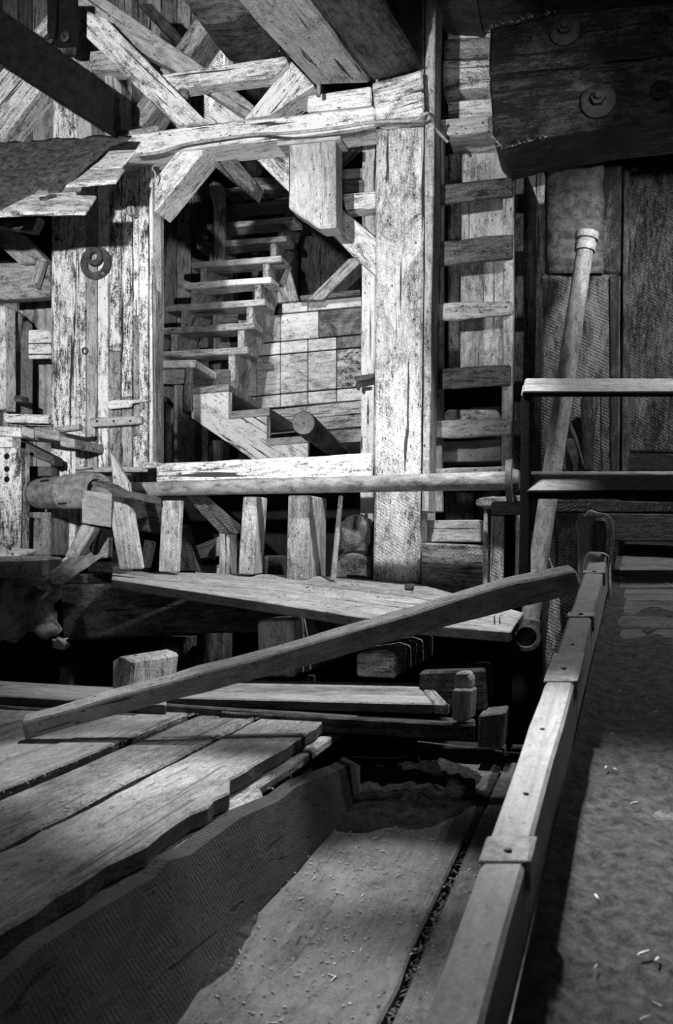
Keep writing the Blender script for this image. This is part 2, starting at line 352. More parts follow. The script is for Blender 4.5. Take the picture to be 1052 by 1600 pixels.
prism('joist', [Vector((-1.6, 4.0, -0.05)), Vector((0.4, 4.0, -0.05)), Vector((0.4, 4.2, -0.05)), Vector((-1.6, 4.2, -0.05))], (0, 0, -0.2), 'void_timber', parent=fl)
prism('groove_bed', [Vector((-0.44, 0.5, -0.035)), Vector((-0.36, 0.5, -0.035)), Vector((-0.36, 4.75, -0.035)), Vector((-0.44, 4.75, -0.035))], (0, 0, -0.012), 'loose_dirt', parent=fl, bev=0, wob=0)
for i in range(9):
    floorboard(-4.6 + i * .75, -4.6 + i * .75 + .74, 5.66, 11.8, 0.72, 'void_timber', parent=fl, name='rear_floorboard') if False else prism('rear_floorboard', [Vector((-4.6 + i * .75, 5.66, .72)), Vector((-3.86 + i * .75, 5.66, .72)), Vector((-3.86 + i * .75, 11.9, .72)), Vector((-4.6 + i * .75, 11.9, .72))], (0, 0, -.06), 'void_timber', parent=fl, seg=3)
# dirt spread on the floor, and chips
def dirt_patch(name, cu, cv, ru, rv, h, z, label, seed=0, n=34, mat='loose_dirt', parent=None):
    bm = bmesh.new(); G = {}
    for i in range(n + 1):
        for j in range(n + 1):
            s, t = 2 * i / n - 1, 2 * j / n - 1
            e = max(0.0, 1 - (s * s + t * t) - 0.35 * (mnoise.noise(Vector((s * 2.5, t * 2.5, seed))) + 0.3))
            hh = h * (e ** 0.7) * (0.45 + 0.9 * abs(mnoise.noise(Vector((s * 6, t * 6, seed + 3)))) + 0.35 * rnd.random())
            G[i, j] = bm.verts.new((cu + s * ru, cv + t * rv, z - 0.004 + hh))
    for i in range(n):
        for j in range(n): bm.faces.new((G[i, j], G[i + 1, j], G[i + 1, j + 1], G[i, j + 1]))
    return link_bm(name, bm, Matrix.Translation((cu, cv, z)), mat, parent=parent, label=label, cat='dirt' if not parent else None, kind='stuff', smooth=True)
def chips(name, n, fn, label, mat='wood_chip', smin=0.0015, smax=0.0045, kind='stuff', cat='debris'):
    bm = bmesh.new()
    for i in range(n):
        c = fn(); a = rnd.random() * 6.28; l = rnd.uniform(smin, smax) * (3.5 if rnd.random() < .15 else 1); ww = rnd.uniform(0.0006, 0.0022)
        d = Vector((math.cos(a), math.sin(a), rnd.uniform(-.15, .3))) * l; s = Vector((-math.sin(a), math.cos(a), 0)) * ww; u = Vector((0, 0, rnd.uniform(0.001, 0.003)))
        q = [bm.verts.new(c + k) for k in (-d - s, d - s, d + s, -d + s)]; r = [bm.verts.new(c + k * 0.8 + u) for k in (-d - s, d - s, d + s, -d + s)]
        bm.faces.new(r)
        for k in range(4): bm.faces.new((q[k], q[(k + 1) % 4], r[(k + 1) % 4], r[k]))
    return link_bm(name, bm, Matrix.Translation(fn()), mat, label=label, cat=cat, kind=kind)
dirt_patch('dirt_heap', -0.72, 3.75, 0.33, 0.62, 0.06, 0.0, 'dark crumbly dirt heap at the far end of the lower floor', 2)
dirt_patch('sludge_crust', -1.0, 2.1, 0.22, 0.62, 0.045, 0.0, 'dark peeling sludge crust on the floor beside the standing slab', 5)
chips('wood_chips', 900, lambda: Vector((rnd.gauss(-0.68, 0.16), rnd.uniform(1.4, 4.3), 0.002)), 'scattered pale wood chips and straw on the lower floor')
chips('groove_rubble', 500, lambda: Vector((rnd.uniform(-0.41, -0.388), rnd.uniform(1.4, 4.6), rnd.uniform(-0.03, -0.012))), 'grit and rubble packed in the floor groove', 'rubble_stone', 0.004, 0.01)
dirt_patch('dirt_ridge', -0.68, 2.30, 0.035, 0.30, 0.02, 0.0, 'low crusty dirt ridge running along the lower floor boards', 14, mat='dusty_floor_wood')

# ---- left raised floor of heavy planks
RZ = 0.25
rf = thing('raised_floor', (-1.6, 3.0, RZ), 'raised floor of heavy worn planks at lower left with splintered edge', 'platform')
def rplank(u0, u1, v0, v1, mat=DUSTY_SHADED, z=RZ, th=0.045, ragged=0.0, **kw):
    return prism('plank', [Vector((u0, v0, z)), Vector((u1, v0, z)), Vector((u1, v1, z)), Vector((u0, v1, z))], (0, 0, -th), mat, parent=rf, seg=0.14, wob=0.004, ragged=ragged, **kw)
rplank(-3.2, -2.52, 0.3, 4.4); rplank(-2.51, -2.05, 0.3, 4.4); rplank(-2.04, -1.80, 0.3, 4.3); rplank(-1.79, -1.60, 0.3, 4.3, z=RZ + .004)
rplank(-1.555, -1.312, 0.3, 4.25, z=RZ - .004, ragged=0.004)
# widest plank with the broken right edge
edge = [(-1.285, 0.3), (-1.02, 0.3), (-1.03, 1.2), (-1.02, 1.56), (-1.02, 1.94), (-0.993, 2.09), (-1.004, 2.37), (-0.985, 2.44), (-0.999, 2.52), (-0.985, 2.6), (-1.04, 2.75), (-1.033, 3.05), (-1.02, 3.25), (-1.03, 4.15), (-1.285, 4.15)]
prism('plank', [Vector((a, b, RZ - 0.002)) for a, b in edge], (0, 0, -0.05), DUSTY_SHADED, parent=rf, seg=0.09, wob=0.007, axis=(0, 1, 0))
edge2 = [(-1.30, 0.3), (-1.0, 0.3), (-1.01, 1.2), (-1.0, 1.94), (-0.96, 2.15), (-0.95, 2.4), (-0.93, 2.62), (-0.955, 2.8), (-1.0, 2.9), (-0.99, 3.3), (-0.99, 4.1), (-1.30, 4.1)]
prism('splintered_layer', [Vector((a, b, RZ - 0.056)) for a, b in edge2], (0, 0, -0.035), GREY, parent=rf, seg=0.06, wob=0.014, axis=(0, 1, 0))
prism('edge_beam', [Vector((-1.5, 0.3, RZ - .11)), Vector((-1.06, 0.3, RZ - .11)), Vector((-1.04, 4.1, RZ - .11)), Vector((-1.5, 4.1, RZ - .11))], (0, 0, -0.13), 'void_timber', parent=rf, wob=0.006)
prism('support', [Vector((-3.2, 4.0, RZ - .05)), Vector((-1.5, 4.0, RZ - .05)), Vector((-1.5, 4.2, RZ - .05)), Vector((-3.2, 4.2, RZ - .05))], (0, 0, -1.2), 'void_timber', parent=rf)
for i in range(11):      # splinters hanging off the edge
    v = rnd.uniform(2.2, 3.3); p = Vector((-0.955 + rnd.uniform(-.02, .01), v, RZ - 0.05 + rnd.uniform(-.02, 0.02)))
    tube('splinter', [p, p + Vector((rnd.uniform(0, .04), rnd.uniform(-.04, .04), rnd.uniform(-.06, 0.01)))], [0.003, 0.001], 'grey_wood', n=5, parent=rf)
chips('straw_litter', 900, lambda: Vector((rnd.choice([rnd.gauss(-1.58, 0.012), rnd.uniform(-2.6, -1.2), rnd.gauss(-1.305, .01)]), 4.25 - abs(rnd.gauss(0, 0.9)), RZ + 0.002)), 'straw and crumbs littered over the raised planks')

# ---- the heavy slab standing on edge in the gully
tops = [(-150, 1640, 1.12), (5, 1532, 1.42), (66, 1477, 1.58), (126, 1439, 1.75), (202, 1393, 1.97), (243, 1370, 2.1), (263, 1345, 2.16), (298, 1335, 2.3), (324, 1315, 2.4), (379, 1277, 2.62), (435, 1252, 2.9), (465, 1229, 3.08), (532, 1203, 3.5), (550, 1191, 3.62), (563, 1197, 3.7)]
bots = [(-60, 2300, 1.0), (60, 1960, 1.31), (110, 1850, 1.46), (160, 1770, 1.58), (235, 1655, 1.81), (265, 1615, 1.90), (290, 1580, 1.99), (320, 1535, 2.13), (350, 1495, 2.26), (400, 1430, 2.51), (450, 1375, 2.78), (485, 1335, 3.01), (540, 1280, 3.40), (556, 1262, 3.55), (564, 1250, 3.65)]
bm = bmesh.new(); NS = 5; fr = []; bk = []
for (a, b) in zip(tops, bots):
    p, q = PX(*a), PX(*b); q.z = max(q.z, 0.0) if q.z < 0.02 else q.z
    r0, r1 = [], []
    for k in range(NS + 1):
        m = p.lerp(q, k / NS); m = m + Vector((0.004 * mnoise.noise(m * 6), 0, 0))
        th = 0.034 if k == 0 else 0.045
        r0.append(bm.verts.new(m)); r1.append(bm.verts.new(m + Vector((-th, 0.004, (0.016 if a[1] < 1340 else 0.004) * (1 - k / NS)))))
    fr.append(r0); bk.append(r1)
for i in range(len(fr) - 1):
    for k in range(NS):
        bm.faces.new((fr[i][k], fr[i][k + 1], fr[i + 1][k + 1], fr[i + 1][k])); bm.faces.new((bk[i][k], bk[i + 1][k], bk[i + 1][k + 1], bk[i][k + 1]))
    bm.faces.new((fr[i][0], fr[i + 1][0], bk[i + 1][0], bk[i][0])); bm.faces.new((fr[i][NS], bk[i][NS], bk[i + 1][NS], fr[i + 1][NS]))
for R in (0, -1):
    for k in range(NS): bm.faces.new((fr[R][k], bk[R][k], bk[R][k + 1], fr[R][k + 1]))
link_bm('slab_plank', bm, frame(PX(*tops[6]), PX(*tops[12]) - PX(*tops[0]), Vector((1, -0.3, 0.2))), 'slab_wood' if 'slab_wood' in MATS else SAWN,
        label='thick wavy-edged slab plank standing on edge in the gully', cat='plank')

# ---- ramp on the right, kerb, metal straps
RD = Vector((509 / FPX, 1.0, 303 / FPX))       # camera-space direction per metre of depth
def R(d, L, drop):                              # point of the ramp frame
    c = RD * d + Vector((L, 0, -drop))
    return Vector((c.x * CS - c.y * SN, c.x * SN + c.y * CS, EYE + c.z))
rampdir = (R(2, 0, 0) - R(1, 0, 0)).normalized(); rampside = (R(1, 1, 0) - R(1, 0, 0)).normalized(); rampup = rampside.cross(rampdir).normalized()
rp = thing('ramp', R(3, 0.3, 1.0), 'dirt-covered ramp of cross boards rising at the right', 'ramp')
d = 0.45
while d < 5.25:
    ww = rnd.uniform(0.17, 0.24); o = rnd.uniform(0, 0.004)
    prism('cross_board', [R(d, -0.20, 1.0 + o), R(d, 1.3, 1.0 + o), R(min(d + ww - 0.008, 5.3), 1.3, 1.0 + o), R(min(d + ww - 0.008, 5.3), -0.20, 1.0 + o)], rampup * -0.035, BROWN if d < 3.2 else 'ramp_wood' if 'ramp_wood' in MATS else BROWN, parent=rp, axis=rampside, seg=0.3)
    d += ww
prism('bearer', [R(0.4, -0.20, 1.05), R(0.4, -0.10, 1.05), R(5.3, -0.10, 1.05), R(5.3, -0.20, 1.05)], rampup * -0.18, 'void_timber', parent=rp)
bm = bmesh.new(); n1, n2 = 90, 34; G = {}
for i in range(n1 + 1):
    for j in range(n2 + 1):
        dd = 0.5 + (4.9 - 0.5) * i / n1; LL = -0.222 + 1.45 * j / n2
        nz = mnoise.noise(Vector((dd * 3, LL * 3, 1))) + 0.5 * mnoise.noise(Vector((dd * 9, LL * 9, 4))) + 0.25 * mnoise.noise(Vector((dd * 26, LL * 26, 4)))
        hh = 0.010 * nz + 0.003 + 0.02 * max(0, 1 - (LL + 0.222) / 0.08) - 0.014 * max(0, dd - 3.3)
        G[i, j] = bm.verts.new(R(dd, LL, 1.0) + rampup * hh)
for i in range(n1):
    for j in range(n2): bm.faces.new((G[i, j], G[i + 1, j], G[i + 1, j + 1], G[i, j + 1]))
link_bm('dirt_layer', bm, frame(R(1, 0, 1), rampdir, rampup), 'ramp_dirt' if 'ramp_dirt' in MATS else 'loose_dirt', parent=rp, kind='stuff', smooth=True)
def rchip():
    dd = rnd.uniform(1.1, 4.6); return R(dd, rnd.uniform(-0.15, 0.9), 1.0) + rampup * 0.014
chips('ramp_litter', 260, rchip, 'pale splinters and clods scattered on the dirt of the ramp', smin=0.004, smax=0.012)
kb = thing('kerb', R(3, -0.26, 0.85), 'long pale kerb timber with strapped joints along the left edge of the ramp', 'kerb')
def kerb_piece(d0, d1, mat=KERB, nm='kerb_timber', l0=-.302, l1=-.227, top=.85, ht=.15, **kw):
    return prism(nm, [R(d0, l0, top), R(d0, l1, top), R(d1, l1, top), R(d1, l0, top)], Vector((0, 0, -ht)), mat, parent=kb, seg=0.2, wob=0.002, bev=0.007, **kw)
kerb_piece(0.6, 1.70); kerb_piece(1.70, 2.66); kerb_piece(2.66, 3.2); kerb_piece(3.2, 4.15)
for dd, ln in ((1.66, .085), (2.57, .24), (3.2, .05), (3.83, .04)):
    st = prism('strap', [R(dd, -.306, .846), R(dd, -.218, .846), R(dd + ln, -.218, .846), R(dd + ln, -.306, .846)], (0, 0, -0.006), 'galvanised_steel', parent=kb, bev=0.002, wob=0, seg=9)
    prism('strap_flange', [R(dd, -.2265, .846), R(dd, -.218, .846), R(dd + ln, -.218, .846), R(dd + ln, -.2265, .846)], (0, 0, -0.05), 'galvanised_steel', parent=kb, bev=0.001, wob=0, seg=9)
    c = R(dd + ln * .4, -.262, .846); lathe('nail_head', c - Vector((0, 0, .002)), c + Vector((0, 0, 1)), [(0, .008), (.005, .007), (.007, .003)], 'rusty_steel', n=10, parent=kb)
for dd, ll in ((1.92, -.262), (2.25, -.27), (1.25, -.26), (2.9, -.26)):
    c = R(dd, ll, .849); lathe('nail_head', c - Vector((0, 0, .002)), c + Vector((0, 0, 1)), [(0, .006), (.004, .005)], 'rusty_steel', n=8, parent=kb)
# head of the kerb: an upright stub with its worn dark end
d0 = 4.12
prism('end_post', [PX(920, 872, d0), PX(950, 866, d0), PX(953, 826, d0), PX(949, 810, d0), PX(930, 808, d0), PX(922, 822, d0)], Vector((0, 0.10, 0)), 'end_post_wood' if 0 else BROWN, parent=kb, bev=0.012, seg=0.04)
lump('post_shoulder', PX(932, 888, 4.1), 0.05, 0.06, 0.075, KERB, 2, 0.15, 4, parent=kb, smooth=True)
prism('guide_block', [PX(900, 812, 4.45), PX(912, 806, 4.45), PX(932, 806, 4.45), PX(934, 880, 4.45), PX(928, 960, 4.45), PX(903, 960, 4.45), PX(903, 830, 4.45), PX(899, 826, 4.45)], (0, 0.12, 0), KERB, bev=0.014,
      label='small pale upright block behind the top end of the kerb', cat='block')
tube('rope_loop', spline([PX(915, 806, 4.4), PX(922, 799, 4.3), PX(932, 802, 4.1), PX(948, 806, 4.07), PX(957, 818, 4.07), PX(957, 850, 4.07), PX(953, 885, 4.07), PX(953, 925, 4.0), PX(951, 958, 4.0)], 6), 0.006, 'cable_sheath', n=8,
     label='pale rope looped over the end of the kerb', cat='rope')

# ================================================================== RIGHT SIDE
# tilted barrier frame over the ramp
rt = Vector((math.cos(TH), math.sin(TH), 0)); tilt = math.radians(33)
hx, hy = 0.272, 0.962
dv = Vector(((hx * CS - hy * SN) * math.cos(tilt), (hx * SN + hy * CS) * math.cos(tilt), math.sin(tilt)))   # board depth direction
dn = rt.cross(dv).normalized()
bf = thing('barrier_frame', PX(822, 915, 4.4), 'dark barrier frame of tilted boards with pale tops coloured as lit over the ramp', 'frame')
a = PX(817, 612, 4.4)
prism('top_rail', [a, a + rt * 1.3, a + rt * 1.3 + dv * 0.15, a + dv * 0.15], dn * -0.028, 'lit_top_black_wood', parent=bf, axis=rt)
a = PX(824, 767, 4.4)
prism('shelf_board', [a, a + rt * 1.3, a + rt * 1.3 + dv * 0.185, a + dv * 0.185], dn * -0.045, 'lit_top_black_wood', parent=bf, axis=rt)
prism('upright', [PX(814, 616, 4.41), PX(829, 616, 4.41), PX(827, 915, 4.41), PX(810, 915, 4.41)], dv * 0.11, 'lit_top_black_wood', parent=bf)
# flat front edges, dark
# leaning pipe with collar
p0, p1 = PX(826, 985, 4.85), PX(917, 372, 5.02)
lp = thing('leaning_pipe', p0, 'long scaly iron pipe with a collar leaning on the black post', 'pipe')
ax = (p1 - p0).normalized(); L = (p1 - p0).length
lathe('pipe', p0, p1, [(0, .045), (L * .5, .047), (L - .02, .042)], 'scaly_pipe_steel', parent=lp)
lathe('collar', p1 - ax * .07, p1, [(0, .045), (.0, .052), (.045, .053), (.047, .047), (.06, .047), (.06, .058), (.095, .058), (.1, .05), (.1, .03), (.06, .028)], 'galvanised_steel', parent=lp)
lathe('elbow', PX(822, 995, 4.82), PX(822, 995, 4.82) + Vector((0.15, -1, 0)), [(-.08, .055), (-.02, .056), (0, .068), (.03, .068), (.032, .05), (0.0, .045)], 'rusty_steel', parent=lp)
lathe('lower_collar', p0 + ax * 0.02, p1, [(-.03, .046), (-.03, .055), (.03, .056), (.035, .046)], 'rusty_steel', parent=lp)
# black battery post
bp = thing('battery_post', F(910, 1000, 5.6), 'massive oil-black timber post under the bolted beams', 'post')
flat('shaft', [(847, 428), (970, 428), (966, 1060), (845, 1060)], 5.6, 0.42, OSAWN, parent=bp, bev=0.012)
flat('upper_shaft', [(856, 190), (973, 190), (970, 427), (853, 427)], 5.62, 0.40, OILY, parent=bp, bev=0.012)
flat('side_batten', [(953, 430), (968, 430), (964, 760), (955, 760)], 5.57, 0.03, OILY, parent=bp)
rows = []
for j in range(25):
    y = 254 + (427 - 254) * j / 24; r = []
    for i in range(9):
        x = 857 + 86 * i / 8 + (1.5 * math.sin(j * .9))
        bul = 0.018 * math.sin(j * 1.0) ** 3 + 0.03 * math.sin(math.pi * i / 8) * (1 if j < 22 else .3) + 0.012 * mnoise.noise(Vector((i * .5, j * .35, 2)))
        r.append(F(x, y + (-4 if i > 5 else 2 * math.sin(i)) * (j < 2), 5.57 - bul))
    rows.append(r)
sheet('metal_sleeve', rows, 'rusty_steel', 0.006, parent=bp)
flat('back_post', [(975, 236), (984, 236), (984, 770), (972, 770)], 5.8, 0.2, OILY, label='thin black timber edge between the battery post and the sawn panel', cat='post')
flat('sawn_timber', [(985, 236), (1110, 232), (1110, 706), (966, 706)], 6.05, 0.5, OSAWN, label='huge dark sawn timber face at the right edge', cat='timber', bev=0.01)
flat('cap_timber', [(998, 225), (1110, 220), (1110, 233), (998, 238)], 6.0, 0.5, GREY, label='thin grey timber capping the huge dark sawn timber', cat='timber')
flat('footing_timber', [(962, 707), (1110, 710), (1110, 780), (962, 780)], 5.95, 0.5, OILY, label='dark split timber under the huge sawn timber', cat='timber')
flat('dark_board', [(806, 250), (853, 250), (850, 830), (802, 830)], 6.0, 0.05, BROWN, label='wide flat dark board between ladder and black post', cat='board')
flat('wedge_board', [(817, 257), (844, 255), (853, 275), (851, 316), (842, 317), (832, 290)], 5.75, 0.04, PALE, label='small pale wedge board jammed beside the black post', cat='board')
flat('cleat_block', [(978, 222), (1000, 222), (998, 260), (985, 262), (985, 240), (978, 240)], 5.75, 0.08, OILY, label='small black block under the lower bolted beam', cat='block')
# the two bolted beams
bb = thing('upper_bolted_beam', F(900, 80, 5.0), 'upper of two massive black beams with a round bolted washer', 'beam')
flat('beam', [(767, 44), (800, 37), (838, 27), (868, 20), (1110, -6), (1110, 76), (965, 92), (764, 117)], 5.0, 0.45, OILY, parent=bb, bev=0.014, wob=0.006, seg=0.1)
bolt('bolt', F(883, 50, 5.0), 0.072, parent=bb); bolt('bolt', F(1031, 38, 5.0), 0.045, parent=bb, mat='black_steel')
b2 = thing('lower_bolted_beam', F(900, 170, 5.0), 'lower of two massive black beams with chamfered end and bolted washer', 'beam')
flat('beam', [(764, 121), (965, 95), (1110, 79), (1110, 180), (1050, 186), (960, 196), (860, 212), (787, 232), (770, 214)], 4.99, 0.46, OILY, parent=b2, bev=0.014, wob=0.006, seg=0.1)
bolt('bolt', F(935, 160, 4.99), 0.082, parent=b2); bolt('bolt', F(1031, 141, 4.99), 0.045, parent=b2, mat='black_steel')
def fibres(par, segs, n, ln=0.03):
    bm = bmesh.new()
    for i in range(n):
        a_, b_ = rnd.choice(segs); p = a_.lerp(b_, rnd.random()) + Vector((0, -.004, 0)); d_ = Vector((rnd.uniform(-.6, .2), rnd.uniform(-.8, -.1), rnd.uniform(-.6, .5))) * ln * rnd.uniform(.4, 1.6)
        q_ = d_.cross(Vector((0, 1, .3))).normalized() * .0018
        v_ = [bm.verts.new(c) for c in (p - q_, p + q_, p + d_, p + Vector((0, .003, 0)))]
        bm.faces.new((v_[0], v_[1], v_[2])); bm.faces.new((v_[0], v_[2], v_[3])); bm.faces.new((v_[1], v_[3], v_[2])); bm.faces.new((v_[0], v_[3], v_[1]))
    link_bm('frayed_fibres', bm, Matrix.Translation(segs[0][0]), 'wood_chip', parent=par, kind='stuff')
fibres(bb, [(F(766, 46, 5), F(764, 116, 5)), (F(768, 43, 5), F(868, 19, 5))], 70)
fibres(b2, [(F(764, 122, 4.99), F(769, 212, 4.99)), (F(770, 214, 4.99), F(787, 232, 4.99)), (F(787, 232, 4.99), F(860, 212, 4.99))], 90)
fibres(bp, [(F(849, 430, 5.6), F(847, 700, 5.6)), (F(857, 255, 5.55), F(943, 250, 5.55))], 60, .018)
# round drum above
c0, c1 = F(697, -105, 5.55), F(1100, -150, 5.55)
dr = thing('wooden_drum', c0, 'dark banded round drum above the bolted beams', 'drum')
prof = [(0, .40), (0, .50), (.05, .52), (.22, .54), (.225, .525), (.30, .525), (.305, .545), (.55, .55), (.555, .535), (.62, .535), (.625, .55), (1.4, .55)]
lathe('drum_body', c0, c1, prof, OILY, n=64, parent=dr)
# timbers stacked behind the ladder
CR = 'crib timbers stacked behind the ladder'
for i, (q, m) in enumerate([([(700, 34), (770, 48), (770, 57), (698, 60)], PALE), ([(694, 61), (770, 57), (770, 86), (694, 91)], GREY), ([(692, 93), (770, 91), (770, 135), (692, 143)], PALE),
                       ([(700, 158), (775, 152), (775, 178), (700, 186)], PALE), ([(701, 208), (780, 200), (782, 215), (701, 221)], PALE)]):
    flat('crib_timber', q, 5.72, 0.35 + 0.02 * i, m, bev=0.01, wob=0.006, seg=0.12, group=CR, cat='timber',
         label=['topmost pale crib timber under the drum', 'second grey crib timber with rounded edges below the topmost', 'thick pale crib timber with a nail hole, third from top', 'smooth pale crib timber just above the first ladder rung', 'thin pale crib timber edge above the tall panel'][i])
flat('crib_backing', [(688, 20), (800, 20), (800, 240), (688, 240)], 5.95, 0.05, BROWN, label='dark board behind the crib timbers', cat='board')
pn = thing('upright_boarding', F(740, 600, 5.85), 'tall panel of pale upright boards behind the ladder', 'panel')
flat('board', [(700, 240), (719, 240), (718, 598), (700, 598)], 5.83, 0.05, GREY, parent=pn)
flat('board', [(720, 240), (790, 236), (788, 598), (719, 598)], 5.82, 0.05, 'silvery_wood', parent=pn)
flat('lining_post', [(683, 205), (688, 205), (688, 795), (680, 795)], 5.9, 0.1, OILY, label='black post edge left behind the ladder', cat='post')
flat('hatch_backing', [(680, 600), (806, 600), (806, 915), (680, 915)], 6.1, 0.05, 'void_timber', label='black board standing for the dark opening at the foot of the ladder', cat='board')  # near-black sheet paints the darkness of the opening
flat('log_block', [(694, 645), (700, 640), (776, 640), (783, 650), (783, 662), (694, 662)], 5.85, 0.25, GREY, label='rough round-edged block behind the lowest ladder rungs', cat='block')
flat('sawn_block', [(690, 690), (784, 686), (784, 720), (690, 722)], 5.8, 0.3, ENDG, label='sawn block end behind the foot of the ladder', cat='block')
flat('sawn_block', [(696, 768), (740, 770), (740, 905), (696, 905)], 5.8, 0.2, BROWN, label='dark sawn block below the long pipe behind ladder', cat='block')
# ladder
ld = thing('ladder', F(740, 800, 5.45), 'rough wooden ladder of nailed plank rungs right of the main post', 'ladder')
flat('side_rail', [(680, 212), (693, 212), (691, 800), (676, 800)], 5.46, 0.07, GREY, parent=ld)
flat('side_rail', [(787, 245), (804, 243), (800, 742), (784, 742)], 5.46, 0.09, GREY, parent=ld)
for q, m in (([(680, 187), (763, 179), (764, 205), (682, 212)], GREY), ([(675, 291), (801, 276), (801, 306), (676, 321)], BROWN), ([(673, 378), (801, 366), (801, 403), (674, 416)], BROWN),
             ([(672, 475), (799, 469), (799, 491), (672, 500)], GREY), ([(676, 577), (798, 570), (798, 601), (676, 608)], BROWN), ([(674, 658), (798, 654), (798, 679), (674, 684)], GREY), ([(671, 734), (789, 728), (789, 742), (671, 744)], GREY)):
    r = flat('rung', q, 5.42, 0.035, m, parent=ld, wob=0.006, seg=0.12)
    for (x, y) in ((q[0][0] + 5, (q[0][1] + q[3][1]) / 2), (q[1][0] - 8, (q[1][1] + q[2][1]) / 2)):
        c = F(x, y, 5.42); lathe('nail', c + Vector((0, .01, 0)), c + Vector((0, -1, 0)), [(0, .005), (.014, .005), (.015, .002)], 'black_steel', n=8, parent=r)
# bench-like ledge right of the post base
flat('stepped_block', [(665, 813), (750, 812), (751, 847), (664, 847)], 5.45, 0.3, GREY, label='upper grey block of the stepped pair right of the main post', cat='block')
flat('plywood_block', [(659, 848), (755, 852), (755, 935), (657, 928)], 5.2, 0.5, SAWN, label='lower block with wavy grain right of the main post', cat='block', bev=0.008)
lb = thing('ledge_frame', F(780, 900, 5.2), 'small timber frame with bull-nosed top left of the barrier', 'frame')
flat('bullnose_top', [(743, 786), (746, 779), (755, 777), (822, 773), (822, 789), (750, 792), (744, 790)], 5.1, 0.3, SAWN, parent=lb, seg=0.05)
flat('apron', [(768, 784), (822, 782), (822, 803), (768, 804)], 5.02, 0.05, BROWN, parent=lb)
flat('leg', [(768, 805), (788, 805), (786, 930), (765, 930)], 5.05, 0.04, SAWN, parent=lb)
flat('leg', [(756, 795), (762, 795), (762, 930), (754, 930)], 5.12, 0.05, GREY, parent=lb)
flat('leg', [(806, 805), (816, 805), (816, 930), (804, 930)], 5.12, 0.05, GREY, parent=lb)
flat('cross_timber', [(846, 780), (1110, 786), (1110, 801), (846, 801)], 5.15, 0.12, OSAWN, label='grey sawn timber crossing behind the barrier shelf', cat='timber')
flat('landing_beam', [(936, 802), (1110, 804), (1110, 846), (945, 846)], 5.1, 0.3, OILY, label='black beam at the top end of the ramp', cat='beam')
flat('curved_offcut', [(847, 862), (856, 864), (864, 885), (869, 915), (875, 940), (876, 985), (866, 1020), (850, 1062)], 5.0, 0.04, SAWN, label='curved saw-marked offcut board standing by the kerb', cat='board', seg=0.06)
flat('metal_strip', [(886, 655), (892, 658), (903, 685), (914, 728), (911, 730), (898, 690), (888, 668)], 5.35, 0.03, 'rusty_steel', label='bent metal strip leaning against the black post', cat='strip', wob=0)
flat('tin_plate', [(885, 686), (902, 684), (906, 740), (884, 740)], 5.45, 0.008, 'rusty_steel', label='ragged tin plate on the black post behind the leaning pipe', cat='plate', ragged=0.004)
lathe('wooden_club', F(918, 735, 5.4), F(921, 622, 5.45), [(0, .03), (.1, .028), (.25, .036), (.36, .045), (.41, .035), (.43, .012)], OILY, n=12, label='dark club-shaped handle leaning against the black post', cat='tool')
flat('pit_post', [(800, 1000), (850, 1000), (850, 1140), (800, 1140)], 5.6, 0.1, 'void_timber', label='black post down in the pit beside the kerb', cat='post')

# ================================================================== MAIN FRAME
V0 = 5.2
flat('main_post', [(588, -10), (663, -10), (660, 500), (655, 912), (583, 912), (586, 500)], V0, 0.27, ROUGHP, label='big pale rough-sawn main post standing in the middle', cat='post', bev=0.012, wob=0.004, seg=0.16)
flat('narrow_board', [(665, -10), (681, -10), (676, 400), (670, 800), (659, 800), (664, 400)], V0 - .03, 0.24, GREY, label='narrow upright board nailed along the right of the main post', cat='board')
flat('cap_block', [(581, 129), (660, 109), (663, 172), (658, 180), (587, 187)], V0 - .14, 0.14, PALE, label='square pale block capping the cross beam against the main post', cat='block', bev=0.01)
flat('cross_beam', [(-60, 243), (100, 222), (350, 190), (585, 165), (586, 195), (445, 215), (235, 239), (-60, 275)], V0 - .01, 0.26, PALE, label='long pale cross beam running from the felt awning to the main post', cat='beam', bev=0.01, wob=0.005, seg=0.14)
flat('packing_block', [(480, 149), (580, 134), (581, 164), (479, 175)], V0 + .02, 0.2, PALE, label='pale packing timber on the cross beam under the big overhead timber', cat='block', bev=0.008)
flat('packing_piece', [(184, 206), (243, 195), (250, 199), (246, 204), (184, 211)], V0 + .02, 0.1, GREY, label='thin grey offcut lying on the cross beam above the plank partition', cat='offcut')
hp = thing('hanging_post', F(490, 215, 5.06), 'short pale post end hanging below the cross beam with pointed foot', 'post')
flat('post_stub', [(451, 217), (524, 213), (525, 355), (498, 357), (451, 325)], V0 - .16, 0.15, 'silvery_wood', parent=hp, bev=0.008, wob=0.003)
flat('top_plate', [(433, 221), (532, 212), (532, 217), (433, 227)], V0 - .18, 0.17, GREY, parent=hp, bev=0.002)
